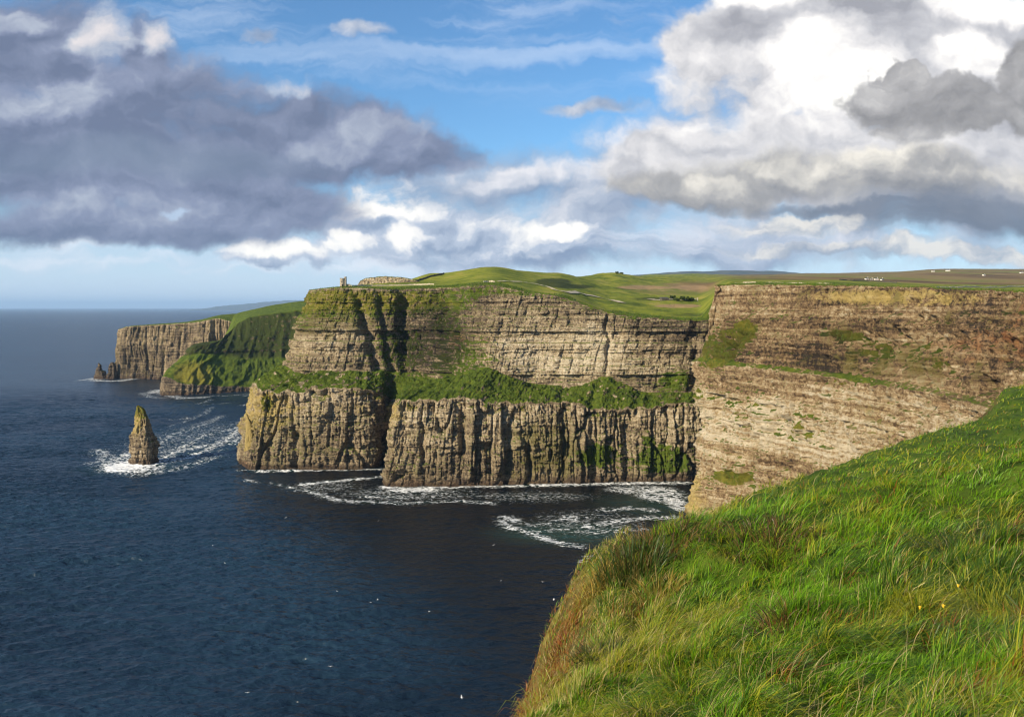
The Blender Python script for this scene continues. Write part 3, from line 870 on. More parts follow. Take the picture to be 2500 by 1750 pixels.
rill = ridge(s2 / 6.5 + 0.9 * n_w + (z2 - 140) * 0.018, z2 / 34, 123); rill2 = ridge(s2 / 3.0 + 1.2 * n_w - (z2 - 140) * 0.02, z2 / 22, 124)
D_up = -15.0 * np.clip(rill - .55, 0, 1) - 7.0 * np.clip(rill2 - .58, 0, 1) + 7.0 * f_b + 3.6 * f_m + 1.4 * f_s + 1.0 * blocks(s2, z2, 5, 9, 471) + 0.7 * beds(z2, s2, 143, 2, 5, 3.0)
D_up += -5.0 * ell(px, py, 2090, 850, 120, 50) + 2.5 * ell(px, py, 1820, 800, 60, 40) - 3.5 * ell(px, py, 2250, 820, 80, 60) + 3.0 * ell(px, py, 2050, 815, 45, 20)
for cpx, wd, dep in ((1815, 6, 3), (1905, 9, 5), (1965, 6, 4), (2010, 7, 4), (2040, 6, 3), (1860, 5, 3), (2200, 10, 4)):
    c = cpx + 10 * pn2(z2 / 14, z2 * 0 + cpx, 152) + (py - 740) * 0.35 * math.sin(cpx)
    D_up -= dep * np.exp(-((px - c) / wd) ** 2) * sstep(py, 700, 712) * (1 - sstep(py, 770, 830))
D = low * D_low + led * (1.4 * f_m + .7 * f_s) + upp * D_up * (1 - 0.6 * sstep(tt, 6.2, 6.9)) * (0.35 + 0.65 * sstep(px, 1725, 1775)) + topz * 0.2 * f_m
H = N.copy(); H[..., 2] *= 1 - 0.7 * np.clip(low + upp, 0, 1)
H /= np.linalg.norm(H, axis=-1, keepdims=True) + 1e-9
V = V + H * (D * (1 - sstep(tt, 7.5, 8.0)))[..., None]
zt_ = plat_z(V[..., 0], V[..., 1]); kb_ = sstep(tt, 7.1, 7.6)
V[..., 2] = np.where(tt > 7.1, V[..., 2] * (1 - kb_) + (zt_ + 0.35 - 3.0 * sstep(tt, 8.0, 9.0)) * kb_, V[..., 2])
nn = fbm2(s2 / 16, z2 / 12, 4, 171); nm = fbm2(s2 / 5, z2 / 4, 3, 172)
veg = topz * 1.0 + led * (0.15 + 0.6 * nm) * (1 - sstep(px, 1900, 2100))
for e, k in (((1745, 860, 50, 45), 0.75), ((1822, 806, 34, 26), 0.85), ((1795, 830, 40, 30), 0.7), ((2050, 818, 42, 17), 0.9), ((2110, 850, 60, 26), 0.5), ((2250, 865, 70, 30), 0.35), ((2300, 895, 50, 16), 0.4), ((1790, 1165, 52, 22), 0.8),
             ((1700, 965, 22, 22), 0.5), ((1830, 1000, 60, 50), 0.28), ((1950, 1040, 60, 40), 0.3), ((2080, 930, 60, 20), 0.4)):
    veg = np.maximum(veg, (k + 0.55 * nm) * ell(px, py, *e))
edge = 1 - sstep(tt, 6.9, 7.0)
yel = 0.75 * ell(px, py, 1690, 1215, 38, 70) + (0.6 + 0.4 * nm) * upp * ell(px, py, 2230, 728, 210, 22) + 0.35 * ell(px, py, 1950, 720, 260, 22) + low * 0.35 * ell(px, py, 2150, 1030, 110, 60) + 0.25 * nn * low
yel = yel + 0.55 * sstep(veg, .3, .6) * (1 - topz)
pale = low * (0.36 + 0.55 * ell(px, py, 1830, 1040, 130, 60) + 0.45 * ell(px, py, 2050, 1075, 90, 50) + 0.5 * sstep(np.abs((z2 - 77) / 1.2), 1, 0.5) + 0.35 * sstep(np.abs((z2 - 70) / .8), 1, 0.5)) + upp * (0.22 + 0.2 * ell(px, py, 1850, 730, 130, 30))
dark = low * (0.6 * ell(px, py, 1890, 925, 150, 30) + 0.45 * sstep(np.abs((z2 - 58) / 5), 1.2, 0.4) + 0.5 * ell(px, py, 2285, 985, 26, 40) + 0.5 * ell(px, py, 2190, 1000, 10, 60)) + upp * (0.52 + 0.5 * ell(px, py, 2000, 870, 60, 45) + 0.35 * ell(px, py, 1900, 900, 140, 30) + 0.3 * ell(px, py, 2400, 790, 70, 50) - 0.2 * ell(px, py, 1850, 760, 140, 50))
rust = upp * (0.12 + 0.25 * nm + 0.22 * ell(px, py, 2420, 815, 60, 30) + 0.35 * ell(px, py, 2350, 860, 120, 50) + 0.45 * ell(px, py, 2495, 810, 30, 90) + 0.3 * ell(px, py, 1925, 795, 20, 14) + .4 * ell(px, py, 2310, 955, 30, 20)) + low * 0.5 * ell(px, py, 2290, 975, 26, 35)
moss = low * (0.20 + 0.4 * nn) + upp * (0.24 + 0.45 * nn + 0.3 * ell(px, py, 2150, 890, 140, 50))
one = np.ones_like(veg)
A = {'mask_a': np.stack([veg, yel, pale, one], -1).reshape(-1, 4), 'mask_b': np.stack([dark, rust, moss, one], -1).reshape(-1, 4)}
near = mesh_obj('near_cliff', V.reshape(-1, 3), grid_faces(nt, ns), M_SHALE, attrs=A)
tag(near, kind='structure')
NEAR_VEG = ((veg + 0.3 * nm > 0.72) & (tt < 7.7) & (px > 1600) & (px < 2560)).ravel()
NEAR_TOP = np.array([[CX + FPX * r[7][0] / r[7][1], r[7][1]] for r in rows])

# ---- plateau sheet behind both cliffs
pcols = np.concatenate([np.arange(764, 2540, 4.0), np.arange(2540, 3500, 12.0)])
ds_ = [150.0]
while ds_[-1] < 7800:
    ds_.append(ds_[-1] * 1.0065 + 0.3)
ds_ = np.array(ds_)
PX, DD = np.meshgrid(pcols, ds_)
X = (PX - CX) / FPX * DD
Z = plat_z(X, DD)
m1 = BAY_TOP[2:22]; o = np.argsort(m1[:, 0])
e1 = np.interp(pcols, m1[o, 0], m1[o, 1])
m2 = NEAR_TOP[3:]; o = np.argsort(m2[:, 0])
e2 = np.interp(pcols, m2[o, 0], m2[o, 1])
edge_d = np.where(pcols < 1775, e1, e2) + 12
keep = (DD[:-1, :-1] > edge_d[None, :-1])
npl = fbm2(X / 120, DD / 120, 4, 81)
moor = sstep(DD, 750, 1500) * sstep(PX, 1580, 1950) + 0.75 * ell(PX, HY + (EYE - Z) * FPX / DD, 1640, 706, 130, 18) + 0.3 * npl
pyv = HY + (EYE - Z) * FPX / DD
bare = 0.55 * ell(PX, pyv, 1640, 706, 110, 7) * (npl > -0.1) + 0.9 * ell(PX, pyv, 1655, 747, 60, 5) + 0.7 * ell(PX, pyv, 1560, 702, 60, 6) + 0.6 * ell(PX, pyv, 1690, 700, 40, 5)
rush = 0.85 * ell(PX, pyv, 1350, 688, 48, 9) + 0.7 * ell(PX, pyv, 1400, 700, 60, 6) + 0.6 * ell(PX, pyv, 1600, 730, 80, 5) + 0.5 * ell(PX, pyv, 1680, 768, 90, 6)
A = {'mask_a': np.stack([moor, bare, rush, np.ones_like(moor)], -1).reshape(-1, 4)}
vv, ff, A = compact(np.stack([X, DD, Z], -1).reshape(-1, 3), grid_faces(len(ds_), len(pcols), keep), A)
pl = mesh_obj('plateau_ground', vv, ff, M_PASTURE, attrs=A)
tag(pl, kind='structure')


# ---- far headland
def fst(b, t, i):
    j = i.copy(); j[2] -= 30; j[1] += 200
    return [b, t, i, j]


FARA = [
    fst(w0(300, 2100), q(312, 803, 2100), q(330, 800, 2130)),
    fst(w0(288, 1800), q(303, 803, 1800), q(330, 800, 1830)),
    fst(w0(283, 1692), q(298, 801, 1697), q(330, 797, 1760)),
    fst(w0(300, 1682), q(312, 797, 1688), q(345, 794, 1760)),
    fst(w0(345, 1676), q(352, 794, 1684), q(380, 791, 1760)),
    fst(w0(400, 1664), q(413, 791, 1675), q(440, 787, 1760)),
    fst(w0(455, 1650), q(478, 786, 1664), q(490, 780, 1750)),
    fst(w0(520, 1640), q(532, 777, 1655), q(545, 768, 1740)),
    fst(w0(590, 1640), q(590, 790, 1650), q(600, 765, 1740)),
    fst(w0(660, 1640), q(660, 790, 1650), q(665, 765, 1740)),
]
V, T, sx, su = loft(FARA, [90, 16, 6], 0.9)
nt, ns, _ = V.shape
N = normals(V, 9)
s2 = np.broadcast_to(sx, (nt, ns)); z2 = V[..., 2]; tt = T[:, None] + np.zeros((1, ns)); px, py = px_of(V)
n_w = pn2(s2 / 40, z2 / 50, 3)
cl = 1 - sstep(tt, 0.95, 1.02)
D = cl * (4.0 * (ridge(s2 / 20 + .4 * n_w, z2 / 160, 201) - .4) + 2.0 * (ridge(s2 / 9 + .5 * n_w, z2 / 90, 202) - .4) + 3.0 * blocks(s2, z2, 12, 60, 481) + 1.8 * blocks(s2, z2, 5, 20, 491) + 1.8 * fbm2(s2 / 8, z2 / 9, 4, 203)) + 0.8 * fbm2(s2 / 20, tt * 5, 3, 205) * (1 - cl)
D -= 12 * ell(px, py, 330, 905, 45, 42) * cl
H = N.copy(); H[..., 2] *= 0.2; H /= np.linalg.norm(H, axis=-1, keepdims=True) + 1e-9
V = V + H * D[..., None]
one = np.ones((nt, ns)); nm = fbm2(s2 / 9, z2 / 9, 3, 206)
veg = sstep(tt, 0.97, 1.03) + 0.3 * nm * cl
dark = cl * (0.25 + 0.55 * ell(px, py, 330, 905, 60, 50)); rust = cl * (0.35 * ell(px, py, 440, 820, 120, 20)); moss = 0.35 * cl + .2 * nm
A = {'mask_a': np.stack([veg, 0 * one, 0.08 * one, one], -1).reshape(-1, 4), 'mask_b': np.stack([dark, rust, moss, one], -1).reshape(-1, 4)}
fa = mesh_obj('far_headland', V.reshape(-1, 3), grid_faces(nt, ns)[:, ::-1], M_ROCK, attrs=A)
tag(fa, kind='structure')

FARB = [
    [w0(430, 1560), q(420, 925, 1520), q(445, 888, 1540), q(480, 846, 1560), q(515, 838, 1580), q(530, 835, 1640), q(540, 840, 1700)],
    [w0(402, 1430), q(402, 922, 1430), q(436, 886, 1445), q(470, 844, 1475), q(506, 836, 1500), q(520, 833, 1580), q(530, 840, 1640)],
    [w0(399, 1368), q(401, 920, 1374), q(436, 886, 1402), q(474, 846, 1428), q(512, 836, 1462), q(530, 833, 1560), q(540, 835, 1620)],
    [w0(440, 1372), q(445, 935, 1378), q(470, 880, 1408), q(497, 842, 1436), q(545, 833, 1476), q(556, 815, 1560), q(560, 800, 1650)],
    [w0(510, 1396), q(514, 943, 1401), q(530, 888, 1432), q(545, 842, 1462), q(568, 800, 1510), q(572, 770, 1640), q(575, 768, 1760)],
    [w0(580, 1424), q(580, 945, 1428), q(595, 893, 1458), q(605, 848, 1486), q(612, 774, 1530), q(620, 755, 1660), q(622, 756, 1790)],
    [w0(650, 1450), q(650, 943, 1454), q(656, 893, 1482), q(662, 848, 1508), q(680, 764, 1550), q(690, 741, 1680), q(692, 744, 1800)],
    [w0(730, 1480), q(730, 938, 1484), q(735, 890, 1505), q(740, 845, 1528), q(752, 755, 1570), q(765, 733, 1690), q(770, 736, 1800)],
    [w0(830, 1510), q(830, 930, 1514), q(830, 888, 1530), q(835, 840, 1550), q(840, 750, 1590), q(850, 730, 1700), q(860, 734, 1800)],
]
V, T, sx, su = loft(FARB, [20, 28, 30, 50, 24, 10], 0.9)
nt, ns, _ = V.shape
N = normals(V, 7)
s2 = np.broadcast_to(sx, (nt, ns)); z2 = V[..., 2]; tt = T[:, None] + np.zeros((1, ns)); px, py = px_of(V)
rockband = 1 - sstep(tt, 0.9, 1.1); fan = sstep(tt, 0.95, 1.1) * (1 - sstep(tt, 2.1, 2.6)); slope = sstep(tt, 2.2, 2.6) * (1 - sstep(tt, 3.95, 4.05)); top = sstep(tt, 3.95, 4.05)
D = rockband * (3 * (ridge(s2 / 14, z2 / 60, 211) - .4) + 1.5 * fbm2(s2 / 6, z2 / 6, 3, 212)) + fan * (4.5 * (ridge(s2 / 41 + .7 * pn2(s2 / 50, z2 / 30, 3), z2 / 90, 213) - .4) + 3.5 * fbm2(s2 / 30, z2 / 40, 3, 220) + 1.8 * fbm2(s2 / 9, z2 / 12, 3, 214)) \
    + slope * (3.0 * (ridge(s2 / 26, z2 / 90, 215) - .4) + 2.5 * beds(z2, s2, 216, 5, 14) + 1.2 * fbm2(s2 / 9, z2 / 9, 3, 217)) + top * 0.8 * fbm2(s2 / 30, tt * 6, 3, 218)
H = N.copy(); H /= np.linalg.norm(H, axis=-1, keepdims=True) + 1e-9
V = V + H * D[..., None]
one = np.ones((nt, ns)); nm = fbm2(s2 / 9, z2 / 9, 3, 219)
veg = fan * (0.85 + .4 * nm) + slope * (0.58 + 0.5 * nm) + top
yel = fan * 0.7 * ell(px, py, 470, 920, 50, 40)
dark = 0.45 * rockband + 0.62 * slope + 0.4 * fan * ell(px, py, 620, 900, 90, 60)  # slope's shade is painted in here as near-black vegetation
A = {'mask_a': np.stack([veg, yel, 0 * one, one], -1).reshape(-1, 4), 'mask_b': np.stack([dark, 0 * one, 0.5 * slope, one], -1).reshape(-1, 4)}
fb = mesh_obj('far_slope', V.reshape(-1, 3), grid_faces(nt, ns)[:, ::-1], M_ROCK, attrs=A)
tag(fb, kind='structure')

# ---- blue hills beyond
M_HILL = simple_mat('hill_heath', (0.035, 0.048, 0.04), (0.075, 0.075, 0.055), 0.004, 0.95)


def far_hill(name, pts, d, depth, seed):
    c = np.array([p[0] for p in pts], float); y = np.array([p[1] for p in pts], float)
    xs = np.arange(c[0], c[-1], 4.0)
    zt = EYE - (pchip(c, y, xs) - HY) / FPX * d
    X = (xs - CX) / FPX * d
    zt = np.maximum(zt + fbm2(X / 400, X * 0, 3, seed) * 0.01 * d / 12, -5)
    k = np.linspace(0, 1, 26)[:, None]
    prof = np.sin(k * np.pi) ** 0.8
    Zg = -10 + (zt[None] + 10) * prof
    Yg = d - depth / 2 + k * depth + 0 * X[None]
    Xg = X[None] * (Yg / d)
    o = mesh_obj(name, np.stack([Xg, Yg, Zg + 8 * fbm2(Xg / 300, Yg / 300, 4, seed)], -1).reshape(-1, 3), grid_faces(len(k), len(xs)), M_HILL)
    return tag(o, kind='structure')


far_hill('blue_hills', [(1380, 676), (1500, 674), (1590, 669), (1660, 663), (1793, 661), (1870, 662), (1975, 667), (2060, 672), (2200, 676), (2300, 680)], 14000, 3000, 91)
far_hill('distant_coast', [(420, 758), (480, 755), (540, 747), (590, 743), (650, 737), (720, 733), (800, 734), (900, 741), (1000, 748)], 42000, 6000, 92)
# ------------------------------------------------------------------ the sea
def wave_tile(n, L, wind, peak, seed):
    """one tile of wind-driven sea, heights with unit rms"""
    r = np.random.default_rng(seed)
    k = np.fft.fftfreq(n, 1 / n) * 2 * np.pi / L
    kx, ky = np.meshgrid(k, k)
    kk = np.hypot(kx, ky); kk[0, 0] = 1
    kp = 2 * np.pi / peak
    co = (kx * wind[0] + ky * wind[1]) / kk
    S_ = np.exp(-1.0 * (kp / kk) ** 2) / kk ** 3.4 * (0.04 + co ** 6)
    S_[0, 0] = 0
    h = np.fft.ifft2(np.sqrt(S_) * (r.normal(size=(n, n)) + 1j * r.normal(size=(n, n)))).real
    return h / h.std()


def tile_at(h, L, X, Y, rot):
    c, s = math.cos(rot), math.sin(rot)
    n = h.shape[0]
    u = (X * c - Y * s) / L * n; v = (X * s + Y * c) / L * n
    i = np.floor(u).astype(int); j = np.floor(v).astype(int); a = u - i; b = v - j
    i0, i1, j0, j1 = i % n, (i + 1) % n, j % n, (j + 1) % n
    return (h[j0, i0] * (1 - a) + h[j0, i1] * a) * (1 - b) + (h[j1, i0] * (1 - a) + h[j1, i1] * a) * b


ys = [110.0]
while ys[-1] < 120000:
    d = ys[-1]
    ys.append(d + (0.9 if d < 560 else 0.9 + (d - 560) * 0.0025 if d < 1900 else 0.05 * d))
ys = np.array(ys)
xc = np.arange(-640, 185, 1.25)
g = 1.25 * 1.05 ** np.arange(1, 190); g = np.cumsum(g)
g = g[g < 150000]
xs = np.concatenate([xc[0] - g[::-1], xc, xc[-1] + g])
X, Y = np.meshgrid(xs, ys)
h1 = wave_tile(512, 260, (0.22, -0.975), 20, 1); h2 = wave_tile(512, 95, (0.1, -1.0), 7, 2)
near_f = 1 - sstep(Y, 900, 1900)
xf = 1 - sstep(np.abs(X + 220), 480, 900)
gust = 0.75 + 0.5 * fbm2(X / 160, Y / 90, 3, 301)
calm_refl = sstep(X + 244 - (736 - Y) * 0.518, -35, 70) * (1 - sstep(Y, 790, 830))  # sheltered bay: lower waves, and the area of the painted cliff reflection
Z = (1 - 0.6 * calm_refl) * (0.58 * tile_at(h1, 260, X, Y, 0.08) + 0.17 * tile_at(h2, 95, X, Y, -0.16)) * near_f * xf * gust

# foam: drawn out in streaks from the rocks
foam = np.zeros_like(X); green = np.zeros_like(X)
sel = (Y > 380) & (Y < 2100) & (X > -900) & (X < 190)
xs_, ys_ = X[sel], Y[sel]
f_ = np.zeros_like(xs_)


def seg_dist(px_, py_, a, b):
    ab = b - a; t = np.clip(((px_ - a[0]) * ab[0] + (py_ - a[1]) * ab[1]) / (ab @ ab + 1e-9), 0, 1)
    return np.hypot(px_ - a[0] - t * ab[0], py_ - a[1] - t * ab[1]), t


def streak(pts, w, k0, k1=None):
    """pts: (column, row) of the picture survey laid on the sea; w half width in metres"""
    global f_
    P = [sea(*p) for p in pts]
    k1 = k0 if k1 is None else k1
    w = w * 2.0 + 0.8; k0 = k0 * 0.86; k1 = k1 * 0.86
    n = len(P) - 1
    wob = 1 + 0.5 * pn2(xs_ / 9, ys_ / 9, len(pts) + int(pts[0][0]))
    for i in range(n):
        box = (xs_ > min(P[i][0], P[i + 1][0]) - 6 * w) & (xs_ < max(P[i][0], P[i + 1][0]) + 6 * w) & (ys_ > min(P[i][1], P[i + 1][1]) - 6 * w) & (ys_ < max(P[i][1], P[i + 1][1]) + 6 * w)
        d, t = seg_dist(xs_[box], ys_[box], P[i], P[i + 1])
        k = k0 + (k1 - k0) * (i + t) / n
        f_[box] = np.maximum(f_[box], k * (0.62 * np.exp(-(d / (w * wob[box])) ** 2) + 0.38 * np.exp(-(d / (2.4 * w * wob[box])) ** 2)))


def pool(cx, cy_, rx, ry, k):
    global f_
    c = sea(cx, cy_); sx_ = rx / FPX * c[1]; a = sea(cx, cy_ - ry); b = sea(cx, cy_ + ry)
    sy_ = (a[1] - b[1]) / 2
    d = np.hypot((xs_ - c[0]) / sx_, (ys_ - c[1]) / sy_)
    f_ = np.maximum(f_, k * (1 - sstep(d, 0.35, 1.25)))


# round the stack
pool(320, 1135, 70, 20, 1.5); pool(335, 1142, 85, 18, 0.75); pool(290, 1125, 45, 25, 0.55)
streak([(225, 1130), (250, 1125), (300, 1112), (320, 1105)], 4, .55, .7)
streak([(240, 1100), (262, 1118), (275, 1140), (330, 1160), (420, 1148), (500, 1125), (530, 1112)], 4.5, .6, .55)
for pts, w, k in (
        ([(380, 1090), (420, 1062), (470, 1045), (515, 1030), (540, 1015)], 3.0, .55), ([(385, 1105), (440, 1095), (500, 1062), (560, 1050), (590, 1040)], 3.0, .6),
        ([(390, 1122), (440, 1100), (490, 1090), (545, 1080), (575, 1055), (603, 1042)], 3.6, .75), ([(395, 1130), (450, 1120), (520, 1090), (570, 1082), (600, 1062)], 3.2, .7),
        ([(400, 1075), (440, 1072), (470, 1060), (530, 1060), (580, 1048)], 3.0, .45), ([(420, 1025), (470, 1020), (500, 1010), (515, 995)], 2.6, .45), ([(440, 1050), (480, 1035), (530, 1020)], 2.4, .42),
        ([(560, 1086), (585, 1084), (600, 1088)], 2.5, .6), ([(480, 986), (505, 980), (515, 975)], 2.4, .45), ([(500, 988), (540, 985), (560, 983)], 2.4, .45), ([(590, 990), (622, 984)], 2.4, .5), ([(600, 966), (625, 962)], 2.8, .6),
        ([(460, 1108), (500, 1106), (540, 1098)], 2.5, .5), ([(410, 1042), (450, 1030), (475, 1020)], 2.2, .4), ([(520, 1050), (555, 1040), (585, 1030)], 2.2, .45)):
    streak(pts, w, k)
# under the far headlands
streak([(190, 928), (215, 922), (240, 930), (290, 930), (340, 922), (400, 920)], 6.0, .8, .75)
streak([(150, 912), (180, 915), (205, 922)], 4.5, .4, .6)
streak([(370, 958), (385, 952), (400, 962), (440, 972), (500, 970)], 5.0, .65, .7); pool(385, 955, 26, 8, .6)
streak([(345, 960), (370, 970), (395, 972)], 4, .5); streak([(500, 966), (560, 966), (620, 960)], 3, .45)
# along the foot of the tower headland and the bay cliff
streak([(592, 1148), (640, 1150), (720, 1149), (800, 1147), (940, 1145)], 1.5, .85)
pool(838, 1147, 24, 4, .8)
streak([(735, 1183), (800, 1176), (845, 1172), (880, 1168)], 2.0, .85); streak([(890, 1168), (935, 1163)], 1.7, .75)
streak([(935, 1188), (1000, 1193), (1060, 1190), (1150, 1187), (1290, 1185), (1450, 1181), (1670, 1178)], 2.2, .95)
pool(1010, 1196, 85, 9, .9); streak([(760, 1200), (830, 1222), (920, 1226), (1000, 1228), (1090, 1222), (1200, 1228)], 2.2, .75, .6)
streak([(665, 1178), (700, 1188), (745, 1196), (800, 1212)], 1.8, .5, .6); streak([(930, 1200), (900, 1210), (940, 1216), (1010, 1215)], 2.2, .6)
streak([(1060, 1205), (1150, 1212), (1260, 1206), (1370, 1214)], 2.0, .5); streak([(605, 1172), (625, 1178)], 1.6, .6)
pool(1000, 1205, 250, 24, .40); pool(1300, 1212, 220, 20, .36); pool(790, 1188, 130, 20, .36); pool(1440, 1275, 190, 44, .36); pool(450, 1070, 170, 60, .34)
# boiling water in the corner under the near cliff
pool(1610, 1205, 80, 26, .72); pool(1560, 1195, 110, 14, .62); pool(1655, 1230, 40, 25, .70)
for pts, w, k in (([(1225, 1272), (1245, 1288), (1300, 1302), (1350, 1322), (1410, 1333)], 1.8, .8), ([(1250, 1270), (1300, 1282), (1350, 1278)], 1.6, .65), ([(1360, 1270), (1400, 1262), (1405, 1272)], 1.8, .8),
                  ([(1430, 1285), (1500, 1272), (1560, 1265), (1650, 1262)], 2.4, .75), ([(1300, 1300), (1370, 1290), (1420, 1298)], 1.6, .55), ([(1470, 1245), (1540, 1240), (1600, 1246)], 2.0, .65),
                  ([(1320, 1262), (1380, 1258)], 1.4, .45), ([(1440, 1300), (1500, 1295), (1570, 1290)], 1.8, .6), ([(1230, 1262), (1255, 1270)], 2.0, .85), ([(1420, 1370), (1440, 1355)], 1.4, .6)):
    streak(pts, w, k)
foam[sel] = f_
green[sel] = 0.55 * sstep(f_, 0.12, 0.7)
c = sea(1400, 1300); green = np.maximum(green, 0.9 * (1 - sstep(np.hypot((X - c[0]) / 62, (Y - c[1]) / 34), 0.3, 1.2)))
c = sea(1600, 1230); green = np.maximum(green, 0.6 * (1 - sstep(np.hypot((X - c[0]) / 50, (Y - c[1]) / 50), 0.3, 1.2)))
c = sea(330, 1140); green = np.maximum(green, 0.5 * (1 - sstep(np.hypot((X - c[0]) / 55, (Y - c[1]) / 45), 0.3, 1.2)))
A = {'foam': np.stack([foam, green, calm_refl, 0 * foam + 1], -1).reshape(-1, 4)}
sea_o = mesh_obj('water', np.stack([X, Y, Z], -1).reshape(-1, 3), grid_faces(len(ys), len(xs)), M_WATER, attrs=A)
tag(sea_o, kind='structure')
# ------------------------------------------------------------------ the grassy brink at the photographer's feet
_EY = np.array([-8, -3, 0, 3, 6, 7.5, 9.5, 11.5, 14, 17, 20, 24, 28, 33, 40, 46, 52, 65, 90.])
_EX = np.array([-2.9, -1.7, -1.0, -.30, .26, .62, 1.27, 1.76, 1.98, 2.85, 4.35, 6.56, 9.5, 13.8, 20.2, 26.4, 33, 50, 85.])
_EZ = np.array([-1.0, -1.3, -1.75, -2.45, -3.15, -3.50, -3.85, -4.12, -4.10, -4.75, -5.35, -5.75, -6.05, -6.2, -6.2, -6.5, -6.1, -5.5, -5.])


def brink(X, Y):
    """signed distance inland of the brink, metres"""
    e = np.interp(Y, _EY, _EX)
    sl = np.interp(Y, (_EY[1:] + _EY[:-1]) / 2, np.diff(_EX) / np.diff(_EY))
    return (X - e) / np.sqrt(1 + sl * sl) + 0.22 * pn2(Y * 0.9, Y * 0 + 3, 402) + 0.10 * pn2(Y * 2.7, Y * 0 + 8, 403)


def brink_z(X, Y):
    X = np.asarray(X, float); Y = np.asarray(Y, float)
    d = brink(X, Y)
    di = np.maximum(d, 0); do = np.maximum(-d, 0)
    z = np.interp(Y, _EY, _EZ) + 0.20 * di - 0.0012 * di ** 2 - 0.25 * np.exp(-di / 0.7)
    z = z - np.where(do < 1.2, 0.9 * do ** 2, 1.296 + 2.2 * (do - 1.2) + 1.9 * (do - 1.2) ** 2)
    z = z + 0.34 * fbm2(X / 3.0, Y / 3.0, 3, 404) + 0.17 * np.abs(pn2(X / 1.15, Y / 1.15, 405)) + 0.13 * np.abs(pn2(X / .55, Y / .55, 406)) - 0.10
    # a hummock on the skyline to the right
    z = z + 1.45 * sstep(X / np.maximum(Y, 1), 0.580, 0.615) * np.exp(-((Y - 47) / 7.0) ** 2)
    return EYE + np.maximum(z, -EYE - 3)


def growing(a, b, s0, k, c):
    r = [c]
    while r[-1] < b:
        r.append(r[-1] + s0 + k * max(0, abs(r[-1] - c) - 4))
    l = [c]
    while l[-1] > a:
        l.append(l[-1] - s0 - k * max(0, abs(l[-1] - c) - 4))
    return np.array(l[::-1][:-1] + r)


gx = growing(-14, 75, 0.13, 0.02, 2.0); gy = growing(-10, 88, 0.13, 0.012, 6.0)
X, Y = np.meshgrid(gx, gy)
Z = brink_z(X, Y)
m, S = new_mat('brink_soil')
p = geo(S)['Position']
n1 = S.noise(p, 1.6, 5, 0.6)
col = S.ramp(n1, [(0.3, (0.022, 0.042, 0.006)), (0.55, (0.060, 0.100, 0.010)), (0.75, (0.09, 0.085, 0.020))])
nzs = S.xyz(geo(S)['Normal'])[2]
col = S.mix(S.step(nzs, 0.80, 0.55), col, S.ramp(n1, [(0.3, (0.05, 0.035, 0.012)), (0.55, (0.11, 0.090, 0.025)), (0.75, (0.15, 0.15, 0.03))]))
S.out(S.bsdf(col, 0.95, S.bump(n1, 0.08), 0.1))
gr = mesh_obj('brink_ground', np.stack([X, Y, Z], -1).reshape(-1, 3), grid_faces(len(gy), len(gx)), m)
tag(gr, kind='structure')

# grass blades
m_blade, S = new_mat('grass_blade')
c = S.attr('tint')['Color']
pr = S.bsdf(c, 0.45, None, 0.35)
tr = S.n('ShaderNodeBsdfTranslucent'); S.put(tr.inputs[0], S.mix(1.0, c, (1.25, 1.15, 0.6), 'MULTIPLY'))
mixn = S.n('ShaderNodeMixShader'); mixn.inputs[0].default_value = 0.38
S.nt.links.new(pr, mixn.inputs[1]); S.nt.links.new(tr.outputs[0], mixn.inputs[2])
S.out(mixn.outputs[0])


def blades(root, length, width, lean_dir, lean, face, tint_r, tint_t, nseg=3, droop=0.35):
    """mesh of curved, tapering blades; every argument is per blade"""
    n = len(root)
    ts = np.linspace(0, 1, nseg + 1)
    V = np.zeros((n, 2 * nseg + 1, 3)); Cc = np.ones((n, 2 * nseg + 1, 4))
    L = np.stack([lean_dir[:, 0], lean_dir[:, 1], 0 * lean_dir[:, 0]], -1)
    W = np.stack([np.cos(face), np.sin(face), 0 * face], -1)
    for i, t in enumerate(ts):
        ang = lean * (0.35 + 0.95 * t)                      # bends over as it rises
        up = np.cos(ang); out = np.sin(ang)
        c = root + (length * t)[:, None] * (L * out[:, None]) + np.array([0, 0, 1.0]) * (length * t * up - droop * length * t ** 3 * 0.25)[:, None]
        wv = (width * (1 - t) ** 0.7 * 0.5)[:, None] * W
        col = tint_r * (1 - t) + tint_t * t
        if i < nseg:
            V[:, 2 * i] = c - wv; V[:, 2 * i + 1] = c + wv
            Cc[:, 2 * i, :3] = col; Cc[:, 2 * i + 1, :3] = col
        else:
            V[:, -1] = c; Cc[:, -1, :3] = col
    k = 2 * nseg + 1
    base = (np.arange(n) * k)[:, None]
    quads = np.concatenate([base + np.array([2 * i, 2 * i + 1, 2 * i + 3, 2 * i + 2]) for i in range(nseg - 1)])
    tris = base + np.array([k - 3, k - 2, k - 1])
    return V.reshape(-1, 3), [quads, tris], Cc.reshape(-1, 4)


def scatter(n, dmin=2.2, dmax=75, pmin=1080, pmax=2750, seed=1):
    r = np.random.default_rng(seed)
    w = r.uniform(0, 1, n)
    D = 1 / (1 / dmax + w ** 0.85 * (1 / dmin - 1 / dmax))
    PXX = r.uniform(pmin, pmax, n)
    X = (PXX - CX) / FPX * D + r.normal(0, .05, n); Y = D
    d = brink(X, Y)
    ok = (d > -1.7) & (r.random(n) < np.where(d < -0.3, 0.75, 1.0))
    return X[ok], Y[ok], d[ok], r


def lerp3(a, b, t):
    return np.array(a)[None] * (1 - t[:, None]) + np.array(b)[None] * t[:, None]


X, Y, d, r = scatter(760000, seed=11)
